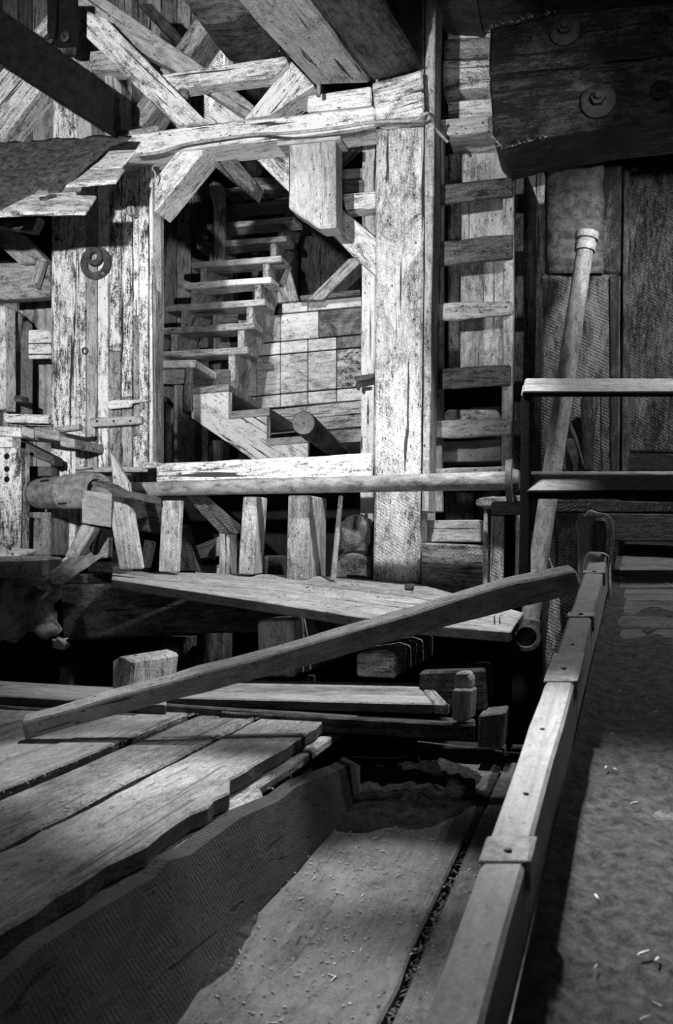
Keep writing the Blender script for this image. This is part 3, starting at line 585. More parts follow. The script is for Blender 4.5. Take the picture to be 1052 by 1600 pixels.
# overhead timbers coming toward the viewer
OD = Vector((0.304, 1.0, 0.104)); od = Vector((OD.x * CS - OD.y * SN, OD.x * SN + OD.y * CS, OD.z))
def overhead(name, l, r, dpt, ht, mat, near, label, gap=0):
    a, b = PX(l[0], l[1], dpt), PX(r[0], r[1], dpt)
    prism(name, [a, b, b - od * near, a - od * near], (0, 0, ht), mat, axis=od, label=label, cat='timber', bev=0.012, wob=0.006, seg=0.16)
overhead('overhead_timber', (490, 133), (579, 130), 5.35, 0.34, PALE if 0 else 'overhead_wood' if 'overhead_wood' in MATS else GREY, 3.4, 'left big overhead timber with knotty pale underside')
overhead('overhead_timber', (583, 127), (660, 107), 5.22, 0.36, BROWN, 3.4, 'right big overhead timber with dark underside beside the main post')
lathe('bolt_pin', PX(498, 142, 5.3), PX(498, 120, 5.3), [(-.03, .012), (.08, .012)], 'galvanised_steel', n=10, label='short steel pin under the left overhead timber', cat='pin')
# long braces
flat('diagonal_plank', [(125, 13), (165, 28), (323, 190), (273, 196), (128, 52)], V0 - .05, 0.05, PALE, label='wide bright diagonal plank with knots, nailed to the cross beam', cat='plank', bev=0.005, wob=0.004, seg=0.16)
flat('diagonal_brace', [(60, -35), (130, -25), (323, 107), (397, 165), (385, 184), (272, 110), (160, 45)], V0 + .16, 0.10, GREY, label='upper long diagonal brace crossing above the bright plank', cat='brace', wob=0.004, seg=0.16)
flat('diagonal_brace', [(340, 150), (400, 200), (452, 246), (526, 319), (588, 371), (588, 431), (551, 399), (511, 358), (452, 300), (376, 224), (325, 178)], V0 + .25, 0.12, PALE, label='lower diagonal brace with wavy cracks running behind the hanging post', cat='brace', wob=0.003, seg=0.2)
flat('rising_brace', [(304, 30), (337, 30), (224, 196), (190, 199), (249, 108)], V0 + .27, 0.22, GREY, label='sloping pale brace rising right behind the upper diagonals', cat='brace')
flat('horizontal_tie', [(250, 116), (445, 87), (449, 95), (425, 120), (268, 140)], V0 + .05, 0.12, PALE, label='short pale horizontal tie crossing above the cross beam', cat='tie', bev=0.008)
lathe('tie_bolt', F(287, 154, V0 + .08), F(287, 120, V0 + .08), [(-.01, .012), (.0, .012), (.001, .028), (.02, .028), (.022, .02), (.04, .02), (.041, .032), (.05, .032)], 'galvanised_steel', n=8, label='steel bolt and nut under the horizontal tie', cat='bolt')
flat('rising_brace', [(455, 95), (491, 133), (420, 180), (381, 186)], V0 + .12, 0.20, PALE, label='short bright brace between cross beam and left overhead timber', cat='brace')
flat('corner_brace', [(240, 281), (279, 232), (325, 229), (246, 326), (240, 331)], V0 + .03, 0.22, PALE, label='bright split corner brace under the cross beam beside the partition edge', cat='brace', bev=0.008)
flat('dark_brace', [(318, 226), (348, 222), (400, 285), (394, 306), (338, 262)], V0 + .2, 0.14, BROWN, label='dark brace falling to the top of the stair', cat='brace')
flat('rear_post', [(318, -20), (351, -20), (351, 200), (318, 200)], V0 + 1.2, 0.18, SAWN, label='grey upright post behind the crossing braces', cat='post')
flat('rear_brace', [(213, 5), (236, 5), (284, 56), (276, 72)], V0 + 2.0, 0.1, BROWN, label='thin dark brace high behind the upper diagonal', cat='brace')
flat('rear_tie', [(335, 68), (394, 58), (394, 76), (350, 84)], V0 + 1.32, 0.12, BROWN, label='dark tie high between rear post and overhead timber', cat='tie')
flat('log_end_beam', [(285, -12), (400, -12), (395, 10), (362, 30), (330, 35), (312, 33), (298, 16)], V0 - .05, 0.5, BROWN, label='dark rounded beam end at the top edge', cat='beam', bev=0.02, seg=0.08)
flat('small_block', [(409, 50), (430, 60), (432, 72), (409, 64)], V0 + .4, 0.08, PALE, label='tiny pale block against the left overhead timber', cat='block')
flat('dark_brace', [(352, 55), (364, 48), (400, 92), (388, 94)], V0 + 1.9, 0.1, BROWN, label='slim dark brace behind the horizontal tie', cat='brace')
# uprights behind hanging post
flat('stair_post', [(566, 225), (587, 222), (587, 425), (566, 411)], V0 + .37, 0.12, GREY, label='grey post left of the main post under the cross beam', cat='post')
flat('pale_block', [(535, 303), (587, 298), (587, 325), (540, 329)], V0 + .24, 0.12, PALE, label='pale block between lower diagonal brace and main post', cat='block')
flat('brace_fork', [(524, 232), (565, 224), (524, 262)], V0 + .3, 0.08, BROWN, label='dark triangular gusset right of the hanging post', cat='gusset')
flat('edge_post', [(565, 410), (586, 426), (583, 906), (563, 906)], V0 + .37, 0.14, PALE, label='bright narrow post against the left side of the main post', cat='post', bev=0.006)
flat('latch_board', [(552, 588), (585, 583), (585, 591), (556, 597)], V0 + .2, 0.04, BROWN, label='small dark wooden latch left of the main post', cat='latch')
flat('latch_ring', [(555, 598), (572, 597), (572, 603), (561, 604), (561, 610), (556, 608)], V0 + .22, 0.03, 'rusty_steel', label='small rusty staple below the wooden latch', cat='staple', wob=0)
# cable along the beam
tube('cable', spline([F(212, 243, 5.13), F(250, 238, 5.14), F(290, 226, 5.14), F(345, 217, 5.14), F(400, 210, 5.14), F(450, 208, 5.02), F(525, 200, 5.02), F(585, 191, 5.04), F(645, 188, 5.03), F(660, 180, 5.0), F(668, 177, 5.0), F(676, 182, 5.1), F(680, 200, 5.2), F(700, 222, 5.3)], 8), 0.0085, 'cable_sheath', label='ribbed cable strung along the cross beam round the main post', cat='cable')

# ================================================================== UPPER LEFT
flat('steel_beam', [(-60, -32), (0, 13), (163, 129), (160, 199), (20, 112), (18, 106), (-60, 60)], 4.75, 0.12, 'black_steel', label='wide black steel beam falling from the top left corner', cat='beam', bev=0.004, wob=0)
hg = thing('steel_hanger', F(95, 20, 4.95), 'black steel hanger plate with two bolts behind the steel beam', 'hanger')
flat('plate', [(73, -10), (119, -10), (118, 70), (90, 72), (73, 64)], 4.92, 0.03, 'black_steel', parent=hg, wob=0)
flat('web', [(82, -10), (88, -10), (86, 50), (80, 60), (76, 60)], 4.88, 0.04, 'black_steel', parent=hg, wob=0)
for x, y in ((77, 61), (102, 58)): bolt('bolt', F(x, y, 4.9), 0.028, parent=hg)
flat('corner_post', [(118, -10), (143, -10), (142, 222), (120, 222)], 5.45, 0.2, GREY, label='pale post behind the steel hanger at upper left', cat='post')
flat('partition_post', [(82, 85), (119, 85), (118, 330), (116, 878), (78, 878), (80, 330)], 5.42, 0.2, FLAKY, label='tall flaky post left of the plank partition', cat='post', bev=0.01)
flat('left_brace', [(-30, 150), (73, 22), (74, 110), (58, 145), (-30, 262)], 5.6, 0.18, PALE, label='weathered brace rising behind the black steel beam', cat='brace')
flat('cap_piece', [(140, 80), (162, 77), (184, 97), (184, 110), (146, 113), (139, 102)], 5.15, 0.12, GREY, label='short pale cap block on the small upright', cat='block')
flat('small_upright', [(163, 112), (175, 111), (175, 212), (163, 212)], 5.2, 0.14, GREY, label='small upright with sawn face beside the steel beam end', cat='post')
flat('small_upright', [(176, 114), (189, 132), (189, 200), (176, 205)], 5.22, 0.14, SAWN, label='sawn sloping-topped piece right of the small upright', cat='post')
# boards on the far left below the awning
flat('dark_void_board', [(-20, 330), (82, 330), (82, 470), (-20, 470)], 5.95, 0.04, 'void_timber', label='black board standing for the dark opening behind the left brace under the awning', cat='board')  # black colour stands for the shade inside the opening
flat('short_brace', [(-20, 345), (28, 362), (72, 405), (68, 412), (30, 412), (-20, 368)], 5.5, 0.1, GREY, label='grey brace under the awning at the left edge', cat='brace')
flat('cross_rail', [(-20, 412), (76, 407), (78, 463), (-20, 470)], 5.55, 0.1, GREY, label='wide grey rail under the awning at the left edge', cat='rail', bev=0.01)
flat('cleat', [(57, 405), (69, 408), (56, 450), (46, 444)], 5.48, 0.05, SAWN, label='tilted cleat nailed over the wide grey rail', cat='cleat')
corrugated('corrugated_sheet', None, F(30, 500, 5.95).x, F(82, 500, 5.95).x, F(50, 668, 5.95).z, F(50, 462, 5.95).z, 5.95, 'pale_corrugated_iron', kind=None)
tag(bpy.data.objects['corrugated_sheet'], 'pale corrugated iron sheet in the opening at left edge', 'sheet')
BD = 'nailed boards in the left opening'
flat('nailed_board', [(28, 516), (79, 514), (79, 535), (26, 536)], 5.7, 0.03, PALE, label='upper of two pale nailed boards in the left opening', cat='board', group=BD)
flat('nailed_board', [(20, 538), (79, 537), (79, 560), (20, 561)], 5.7, 0.03, PALE, label='lower of two pale nailed boards in the left opening', cat='board', group=BD)
flat('side_post', [(-20, 475), (7, 478), (8, 640), (-20, 640)], 5.35, 0.12, PALE, label='bright post edge at the left border', cat='post')
flat('side_post', [(10, 478), (31, 500), (31, 650), (10, 650)], 5.6, 0.15, SAWN, label='dark sawn post beside the bright left border post', cat='post')
flat('cleat', [(24, 486), (30, 490), (23, 550), (15, 547)], 5.55, 0.05, GREY, label='thin tilted cleat on the dark sawn post', cat='cleat')
flat('cleat', [(14, 616), (35, 619), (35, 629), (14, 626)], 5.45, 0.08, BROWN, label='small dark stub at the foot of the dark sawn post', cat='cleat')
flat('sill_board', [(5, 646), (77, 648), (77, 662), (5, 660)], 5.45, 0.1, FLAKY, label='flaky sill board under the left opening', cat='board')
# bench at left
tb = thing('bench', F(40, 855, 5.0), 'rough plank bench with bolted leg at the left edge', 'bench')
for i, (x0, y0, x1, y1) in enumerate([(-30, 664, 32, 668), (33, 665, 52, 671), (53, 668, 92, 674), (93, 682, 116, 686)]):
    flat('top_board', [(x0, y0), (x1, y1), (x1, y1 + 15), (x0, y0 + 15)], 5.1 - i * .02, 0.34, [PALE, GREY, SAWN, GREY][i], parent=tb)
flat('leg', [(-20, 699), (32, 699), (31, 862), (-20, 862)], 5.0, 0.1, FLAKY, parent=tb, bev=0.008)
flat('rail', [(-20, 682), (18, 682), (18, 699), (-20, 699)], 4.98, 0.1, PALE, parent=tb)
for y in (713, 733, 749): c = F(11, y, 5.0); lathe('bolt_hole', c, c + Vector((0, -1, 0)), [(0, .017), (.004, .017), (.006, .010), (.002, .006)], 'black_steel', n=12, parent=tb)
flat('brace', [(20, 682), (85, 715), (85, 728), (34, 706)], 5.2, 0.1, BROWN, parent=tb)
flat('lower_rail', [(34, 728), (80, 729), (80, 744), (34, 744)], 5.3, 0.08, BROWN, parent=tb)
flat('under_board', [(34, 745), (80, 745), (80, 800), (34, 800)], 5.5, 0.04, GREY, label='pale board behind the bench leg', cat='board')
flat('low_box', [(34, 808), (78, 809), (78, 868), (34, 868)], 5.2, 0.3, SAWN, label='sawn low block standing behind the bench leg', cat='block')
flat('batten_end', [(77, 668), (124, 663), (123, 671), (95, 675)], 5.0, 0.05, GREY, label='loose batten end across the foot of the flaky post', cat='batten')
# plank partition
pp = thing('plank_partition', F(180, 730, 5.4), 'partition of flaky narrow upright planks with a steel ring on it', 'partition')
xs = [118, 134, 152, 170, 189, 207, 222]
for i in range(6):
    m = [FLAKY, GREY, FLAKY, FLAKY, FLAKY, FLAKY][i]
    cuts = [[226, 735], [226, 735], [228, 735], [228, 548, 735], [226, 620, 735], [224, 493, 680, 730]][i]
    for c in range(len(cuts) - 1):
        flat('plank', [(xs[i] + 1, cuts[c] + 1), (xs[i + 1] - 1, cuts[c] + 1), (xs[i + 1] - 1, cuts[c + 1]), (xs[i] + 1, cuts[c + 1])], 5.40 + rnd.uniform(-.012, .006), 0.025, m if c != 1 else GREY, parent=pp, wob=0.0025, seg=0.2, bev=0.003)
flat('corner_board', [(215, 217), (232, 216), (230, 728), (218, 722)], 5.37, 0.05, FLAKY, parent=pp)
flat('edge_strip', [(233, 255), (238, 256), (238, 722), (233, 722)], 5.36, 0.12, PALE, parent=pp, bev=0.003)
flat('edge_strip', [(239, 330), (243, 330), (243, 722), (239, 722)], 5.40, 0.12, GREY, parent=pp, bev=0.003)
flat('sill', [(118, 730), (245, 729), (245, 737), (118, 738)], 5.33, 0.1, GREY, parent=pp)
def ring(name, px, py, v, ro, ri, dz, mat, n=36, sq=1.0, **kw):
    c = F(px, py, v); bm = bmesh.new(); R_ = []
    for (r, y) in ((ri, -dz), (ro - .004, -dz), (ro, -dz + .004), (ro, 0), (ri, 0)):
        R_.append([bm.verts.new(c + Vector((math.cos(2 * math.pi * k / n) * r * sq, y, math.sin(2 * math.pi * k / n) * r))) for k in range(n)])
    for a_, b_ in zip(R_, R_[1:] + R_[:1]):
        for k in range(n): bm.faces.new((a_[k], a_[(k + 1) % n], b_[(k + 1) % n], b_[k]))
    return link_bm(name, bm, Matrix.Translation(c), mat, **kw)
gk = thing('gasket_ring', F(149, 412, 5.36), 'dark round steel plate with an offset ring hung on the partition', 'ring')
ring('plate', 150, 411, 5.375, 0.098, 0.058, 0.014, 'rusty_steel', parent=gk)
ring('inner_ring', 148, 401, 5.36, 0.056, 0.026, 0.02, 'rusty_steel', parent=gk)
lathe('bolt_head', F(162, 428, 5.36), F(162, 428, 5.36) + Vector((0, -1, 0)), [(0, .01), (.01, .01), (.012, .006)], 'galvanised_steel', n=8, parent=gk)
ring('wire_ring', 133, 548, 5.38, 0.022, 0.014, 0.008, 'rusty_steel', label='small wire ring hooked on the partition planks', cat='ring', n=20)
k1 = thing('pipe_plug', F(207, 325, 5.36), 'round plug with square peg low under the awning boards', 'plug')
ring('collar', 207, 326, 5.37, 0.046, 0.034, 0.012, 'galvanised_steel', parent=k1, n=24)
flat('peg', [(197, 322), (208, 320), (210, 333), (199, 335)], 5.30, 0.08, GREY, parent=k1)
flat('nailed_cleat', [(140, 653), (220, 649), (221, 662), (142, 667)], 5.33, 0.04, GREY, label='short grey cleat with three nails low on the partition', cat='cleat')
for x in (152, 178, 204): c = F(x, 658, 5.33); lathe('nail', c, c + Vector((0, -1, 0)), [(-.004, .006), (.006, .006), (.008, .003)], 'black_steel', n=8, label=None, parent=bpy.data.objects['nailed_cleat'])
flat('split_cleat', [(163, 630), (175, 625), (230, 624), (229, 627), (205, 630), (203, 636), (170, 639)], 5.34, 0.03, PALE, label='splintered pale stick above the short grey cleat', cat='stick', wob=0.001)
# awning: felt and boards
aw = thing('awning', F(100, 230, 5.1), 'sagging awning of torn roofing felt on loose boards', 'awning')
rows = []
NA = 30
for j in range(NA + 1):
    t = j / NA; r = []
    for i in range(NA + 1):
        s = i / NA
        # felt quad: back-left, back-right, front-right, front-left (px, py, d)
        A, B, C_, D_ = (-70, 236, 5.9), (206, 216, 5.45), (50, 340, 4.95), (-190, 340, 5.1)
        p = PX(*A).lerp(PX(*B), s).lerp(PX(*D_).lerp(PX(*C_), s), t)
        p.z += 0.035 * mnoise.noise(p * 3.5) + 0.018 * mnoise.noise(p * 13) + 0.008 * mnoise.noise(p * 34) + 0.02
        p.x += 0.05 * mnoise.noise(Vector((t * 7, 3, s))) * s
        if j == NA: p.z -= 0.02 * abs(mnoise.noise(Vector((s * 9, 0, 0)))); p += Vector((0, -.04 * mnoise.noise(Vector((s * 8, 2, 0))), 0))
        r.append(p)
    rows.append(r)
sheet('felt', rows, 'roofing_felt', 0.008, parent=aw)
def aboard(q, mat, dz=0): return prism('awning_board', [PX(*c) for c in q], (0, 0.004, -0.022), mat, parent=aw, wob=0.004, seg=0.12)
aboard([(95, 240, 5.5), (213, 233, 5.3), (187, 262, 5.2), (100, 266, 5.32)], PALE)
aboard([(90, 266, 5.3), (195, 262, 5.2), (182, 281, 5.1), (80, 290, 5.15)], PALE)
aboard([(60, 294, 5.14), (128, 291, 5.12), (118, 301, 5.07), (50, 306, 5.05)], GREY)
aboard([(50, 303, 5.07), (151, 305, 5.05), (134, 330, 4.92), (-10, 334, 4.92)], PALE)
flat('rafter', [(-20, 346), (60, 338), (50, 362), (-20, 350)], 4.8, 0.08, BROWN, parent=aw)
tube('awning_wire', spline([F(245, 258, 5.1), F(238, 262, 5.12), F(243, 272, 5.12), F(240, 285, 5.13)], 5), 0.004, 'wood_chip', n=6, label='twist of frayed twine by the partition corner', cat='twine')

# ================================================================== STAIRS
us = thing('upper_stair', (-3.0, 7.2, 1.2), 'upper open stair flight of plank treads on notched stringers', 'stair')
UL, UR = -3.42, -2.60; v0s, z0s, run, rise = 7.22, F(310, 556, 7.22).z, 0.205, 0.232
NT = 9
for k in range(NT):
    z = z0s + rise * k; v = v0s + run * k; jl = rnd.uniform(-.04, .04); jr = rnd.uniform(-.03, .03)
    prism('tread', [Vector((UL + jl, v, z)), Vector((UR + jr, v, z)), Vector((UR + jr, v, z + .052)), Vector((UL + jl, v, z + .052))], (0, 0.235, 0), [GREY, GREY, GREY, PALE, GREY, GREY, PALE, GREY, PALE][k], parent=us, wob=0.004, seg=0.16)
for u in (UL + 0.10, UR - 0.15):
    pts = []
    for k in range(NT + 0):
        zz = z0s + rise * k; vv = v0s + 0.01 + run * k
        pts += [Vector((u, vv, zz - rise + .052 if k else zz - .30)), Vector((u, vv, zz - 0.001))]
    pts += [Vector((u, v0s + run * NT, z0s + rise * (NT - 1))), Vector((u, v0s + run * NT + .02, z0s + rise * (NT - 1) - .32)), Vector((u, v0s + .20, z0s - .36))]
    prism('stringer', pts, (0.055, 0, 0), GREY, parent=us, wob=0, seg=9, axis=(0, run, rise))
# lower flight
lsx = thing('lower_stair', F(380, 740, 6.7), 'short lower stair flight with pale notched stringer facing the viewer', 'stair')
SV = 6.72
flat('stringer', [(299, 617), (357, 611), (357, 655), (417, 650), (417, 696), (481, 692), (481, 745), (425, 742), (386, 712), (299, 653)], SV, 0.045, PALE, parent=lsx, wob=0.001, bev=0.004, seg=9)
sd = Vector(((775 - CX) / FPX, 1, 0)); SDV = Vector((sd.x * CS - sd.y * SN, sd.x * SN + sd.y * CS, 0)).normalized()
def tread(q, dep=0.98, v=SV - .015, nm='tread', m=SAWN): return prism(nm, [F(x, y, v) for x, y in q], SDV * dep, m, parent=lsx, wob=0.002)
tread([(244, 563), (306, 562), (306, 574), (244, 575)], 0.9, SV - .03, 'landing', PALE)
tread([(297, 606), (358, 599), (358, 611), (297, 617)]); tread([(357, 643), (421, 637), (421, 649), (357, 655)]); tread([(417, 685), (484, 680), (484, 691), (417, 697)])
flat('riser', [(357, 612), (362, 612), (362, 643), (357, 643)], SV + .045, 0.02, GREY, parent=lsx, wob=0); flat('riser', [(417, 650), (422, 650), (422, 686), (417, 686)], SV + .045, 0.02, GREY, parent=lsx, wob=0)
flat('end_plank', [(290, 575), (299, 575), (298, 640), (296, 643), (287, 643), (286, 620)], SV - .05, 0.05, SAWN, parent=lsx, seg=0.05)
flat('foot_post', [(425, 735), (478, 735), (478, 902), (425, 902)], SV + .05, 0.08, GREY, parent=lsx)
flat('back_board', [(300, 577), (360, 577), (360, 640), (300, 640)], SV + .5, 0.02, BROWN, parent=lsx)
flat('landing_post', [(271, 601), (290, 602), (291, 902), (269, 902)], SV + .05, 0.16, GREY, label='grey post holding up the stair landing', cat='post')
flat('landing_bearer', [(236, 577), (288, 577), (288, 600), (236, 600)], SV + .03, 0.12, GREY, label='bearer beam under the stair landing', cat='beam')
for i, (x0, x1) in enumerate([(238, 256), (257, 276), (277, 298), (299, 330), (331, 366)]):
    pass
lg = thing('round_log', F(474, 660, 6.4), 'smooth round log pointing at the viewer below the stair', 'log')
e0 = F(474.5, 661, 6.3); ad = PX(734, 899, 1) - PX(734, 853, 1) * 0
vpd = Vector(((734 - CX) / FPX, 1, (HY - 890) / FPX)); vp = Vector((vpd.x * CS - vpd.y * SN, vpd.x * SN + vpd.y * CS, vpd.z)).normalized()
lathe('log_body', e0, e0 + vp, [(0, .074), (.006, .079), (2.2, .079)], BROWN, n=32, parent=lg)
lathe('end_face', e0 - vp * .002, e0 + vp, [(0, .073), (.004, .074)], ENDG, n=32, parent=lg)
lathe('centre_hole', e0 - vp * .004, e0 + vp, [(0, .004), (.003, .004)], 'black_steel', n=10, parent=lg)
for tt in (.10, .22, .34, .46): lathe('wire_mark', e0 + vp * tt, e0 + vp, [(0, .079), (.002, .0805), (.006, .0805), (.008, .079)], OILY, n=32, parent=lg)
# side boards left of stair
sb = thing('stair_lining', F(290, 720, 8.4), 'tall vertical boards lining the left side of the stair', 'partition')
xb = [236, 246, 257, 266, 276, 284, 294, 303, 312, 322, 333, 345]
tops_ = [360, 350, 335, 320, 305, 300, 292, 285, 278, 275, 290, 300]
for i in range(len(xb) - 1):
    x0, x1, tp = xb[i], xb[i + 1], tops_[i]
    prism('lining_board', [F(x0, 735, 6.9 + i * .13), F(x1 - .8, 735, 6.9 + (i + 1) * .13), F(x1 - .8, tp, 6.9 + (i + 1) * .13), F(x0, tp, 6.9 + i * .13)], (-0.02, 0.02, 0), BROWN if i < 3 else GREY, parent=sb, wob=0, bev=0.002, seg=9, axis=(0, 0, 1)) if False else \
    flat('lining_board', [(x0, tp), (x1 - .8, tp - 1), (x1 - .8, 735), (x0, 735)], 9.5 + rnd.uniform(-.01, .01), 0.09, BROWN if i < 3 else GREY if i % 3 else BROWN, parent=sb, wob=0.001, bev=0.002)
flat('split_plank', [(326, 288), (334, 282), (347, 288), (350, 300), (349, 420), (335, 420), (333, 320), (326, 300)], 8.2, 0.05, PALE, label='split-topped bright upright board beside the upper treads', cat='board')
# pale frames seen through the treads
flat('rear_board', [(328, 486), (338, 486), (337, 566), (327, 566)], 9.5, 0.09, PALE, label='pale upright seen through the lower treads', cat='post')
flat('rear_board', [(340, 490), (382, 488), (382, 505), (340, 505)], 9.5, 0.09, PALE, label='upper pale board seen through the lower treads', cat='board')
flat('rear_board', [(340, 535), (380, 534), (380, 545), (340, 546)], 9.5, 0.09, PALE, label='lower pale board seen through the lower treads', cat='board')
flat('rear_rail', [(378, 278), (440, 275), (440, 287), (382, 288)], 8.9, 0.1, GREY, label='top landing rail above the upper stair', cat='rail')
flat('rear_box', [(395, 292), (412, 292), (412, 308), (395, 308)], 8.7, 0.1, PALE, label='small pale block on the top landing', cat='block')
flat('rear_rail', [(524, 264), (567, 262), (567, 277), (524, 280)], 5.6, 0.1, GREY, label='grey rail right of the hanging post, upper', cat='rail')
flat('rear_rail', [(524, 282), (569, 280), (569, 300), (524, 303)], 5.56, 0.10, BROWN, label='dark rail right of the hanging post, lower', cat='rail')
flat('round_tank_wall', [(470, 330), (565, 330), (565, 470), (470, 470)], 9.3, 0.05, BROWN, label='dark boards above the tank right of the stair', cat='board')
flat('tank_strut', [(545, 404), (562, 402), (562, 412), (505, 468), (478, 470)], 8.22, 0.1, GREY, label='sloping grey strut above the tank', cat='strut')
flat('stair_gusset', [(446, 420), (452, 420), (466, 470), (430, 474), (432, 450)], 8.3, 0.06, GREY, label='grey triangular gusset under the upper stringer', cat='gusset')
flat('tank_rail', [(468, 462), (563, 452), (563, 461), (470, 470)], 8.24, 0.1, BROWN, label='dark rail along the top of the tank', cat='rail')
# tank wall of boards
tk = thing('plank_tank', F(480, 700, 8.4), 'pale boarded tank wall with dark stains behind the stairs', 'tank')
def yl(x, yr, sl=-0.085): return yr + (563 - x) * 0.088
rowsY = [(463, 479), (480, 522), (523, 542), (543, 604), (605, 625)]
colsX = [[372, 401, 440, 481, 566], [372, 438, 498, 566], [372, 401, 438, 481, 526, 566], [372, 401, 438, 481, 526, 566], [372, 400, 438, 481, 526, 566]]
for ri, ((ya, yb), cx_) in enumerate(zip(rowsY, colsX)):
    for i in range(len(cx_) - 1):
        x0, x1 = cx_[i] + .7, cx_[i + 1] - .7
        if ri == 0 and x1 < 440: continue
        st = (x0 > 495 and ri in (1,)) or (x0 > 520 and ri in (0, 2, 3))
        flat('tank_board', [(x0, yl(x0, ya) + .8), (x1, yl(x1, ya) + .8), (x1, yl(x1, yb) - .4), (x0, yl(x0, yb) - .4)], 8.3 + rnd.uniform(-.008, .008), 0.04, TSTAIN if st and ri in (1, 2) else ('tank_half_stained' if st and 'tank_half_stained' in MATS else TANK), parent=tk, wob=0.001, bev=0.004, axis=(1, 0, 0))
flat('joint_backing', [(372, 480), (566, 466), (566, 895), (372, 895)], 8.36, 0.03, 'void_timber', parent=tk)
flat('base_board', [(415, 641), (566, 626), (566, 646), (415, 660)], 8.25, 0.08, GREY, parent=tk); flat('base_board', [(415, 661), (566, 647), (566, 666), (415, 680)], 8.25, 0.08, GREY, parent=tk)
flat('bottom_strip', [(510, 672), (566, 669), (566, 690), (510, 693)], 8.35, 0.05, TANK, parent=tk)
# ================================================================== MIDDLE BAND
flat('white_board', [(244, 724), (300, 722), (580, 708), (580, 745), (244, 753)], 5.16, 0.05, PALE, label='long bright nailed board across the posts above the long pipe', cat='board', bev=0.005, wob=0.004, seg=0.12)
flat('board_stub', [(222, 722), (246, 721), (246, 731), (222, 732)], 5.2, 0.05, PALE, label='short bright board end under the partition corner', cat='board')
q0, q1 = F(160, 766, 4.95), F(792, 751, 4.95)
lpp = thing('long_pipe', q0, 'long scaly iron pipe lying level across the posts', 'pipe')
lathe('pipe', q0, q1, [(-.25, .038), (0, .038), (1.2, .041), ((q1 - q0).length, .046)], 'scaly_pipe_steel', parent=lpp, n=32)
fd = (q1 - q0).normalized()
lathe('flange', q1, q1 + fd, [(-.005, .05), (0, .10), (.03, .105), (.032, .06), (.06, .05), (.07, .02)], 'rusty_steel', parent=lpp, n=28)
# big threaded coupling
g0, g1 = F(72, 771, 5.02), F(152, 766, 4.72)
cpp = thing('pipe_coupling', g0, 'wide threaded pipe coupling with slots at the left end of the long pipe', 'pipe')
Lg = (g1 - g0).length; pf = [(-.10, .05), (-.07, .085), (0, .09)]
tt = 0.05
pf += [(Lg * .45, .092)]
for i in range(12):
    t0 = Lg * .45 + i * Lg * .04; pf += [(t0, .096), (t0 + Lg * .02, .088)]
pf += [(Lg, .09), (Lg, .06), (Lg - .06, .055)]
lathe('coupling_body', g0, g1, pf, 'scaly_pipe_steel', parent=cpp, n=36)
gx = (g1 - g0).normalized()
for tt, zz in ((.02, .06), (.22, -.062)):
    c = g0 + gx * tt + Vector((0, -.074, zz)); bar('slot', c, c + gx * .10, Vector((0, 0, .016)), Vector((0, -.016, 0)), 'black_steel', parent=cpp, bev=0.002)
lathe('pipe_stub', F(168, 752, 5.2), F(190, 751, 5.2), [(0, .03), (.08, .03), (.081, .018), (.03, .018)], 'rusty_steel', label='small pipe stub behind the coupling end', cat='pipe')
# trestle with leaning pieces
tr = thing('trestle', F(150, 870, 4.7), 'old trestle timber with a cracked square end on splayed legs', 'trestle')
# timber running away right
A = [(127, 764), (134, 760), (173, 770), (175, 822), (130, 816)]
tdir = F(262, 812, 5.3) - F(150, 792, 4.66)
prism('top_timber', [F(x, y, 4.66) for x, y in [(128, 765), (175, 772), (173, 824), (128, 817)]], tdir * 0.95, BROWN, parent=tr, axis=tdir, bev=0.01, wob=0.005, seg=0.1)
prism('end_face', [F(x, y, 4.655) for x, y in [(128, 765), (175, 772), (173, 824), (128, 817)]], tdir * 0.004, ENDG, parent=tr, bev=0.002, wob=0)
flat('leg', [(127, 819), (149, 824), (119, 874), (100, 870)], 4.7, 0.07, GREY, parent=tr)
flat('leg', [(150, 824), (170, 828), (168, 872), (138, 872)], 4.95, 0.06, GREY, parent=tr)
prism('ragged_slab', [PX(142, 758, 4.6), PX(165, 762, 4.58), PX(185, 778, 4.62), PX(252, 790, 5.2), PX(252, 782, 5.35), PX(200, 772, 4.9), PX(170, 756, 4.75)], (0, 0, 0.018), BROWN, parent=tr, wob=0.004, seg=0.08)
flat('spike_board', [(171, 707), (178, 713), (186, 728), (200, 755), (222, 889), (186, 889), (174, 822), (178, 775)], 4.52, 0.035, GREY, label='pointed spike-shaped board leaning on the trestle', cat='board', wob=0.001)
flat('stick', [(225, 843), (240, 847), (232, 888), (218, 884)], 4.95, 0.04, PALE, label='short pale stick between spike board and upright', cat='stick')
flat('upright_board', [(253, 782), (282, 782), (276, 895), (247, 893)], 4.85, 0.05, GREY, label='short grey upright under the pipe, left of three', cat='post')
flat('upright_board', [(380, 776), (402, 776), (395, 898), (371, 897)], 4.95, 0.17, GREY, label='short upright with bright patch under the pipe, middle of three', cat='post')
flat('upright_board', [(450, 774), (484, 774), (482, 906), (447, 906)], 4.98, 0.34, GREY, label='thick upright with deep side under the pipe, right of three', cat='post')
flat('leaning_lath', [(529, 774), (535, 774), (523, 908), (515, 908)], 5.0, 0.03, GREY, label='thin leaning slat between thick upright and stones', cat='slat')
flat('dark_brace', [(262, 748), (285, 745), (372, 820), (372, 835), (344, 834)], 5.212, 0.05, OSAWN, label='dark brace under the pipe left of the middle upright', cat='brace')
flat('dark_brace', [(282, 822), (288, 818), (312, 893), (280, 893)], 5.3, 0.08, BROWN, label='dark leaning board beside the left upright', cat='board')
flat('inner_board', [(298, 856), (343, 838), (343, 868), (306, 876)], 5.7, 0.1, GREY, label='pale tilted board deep under the pipe', cat='board')
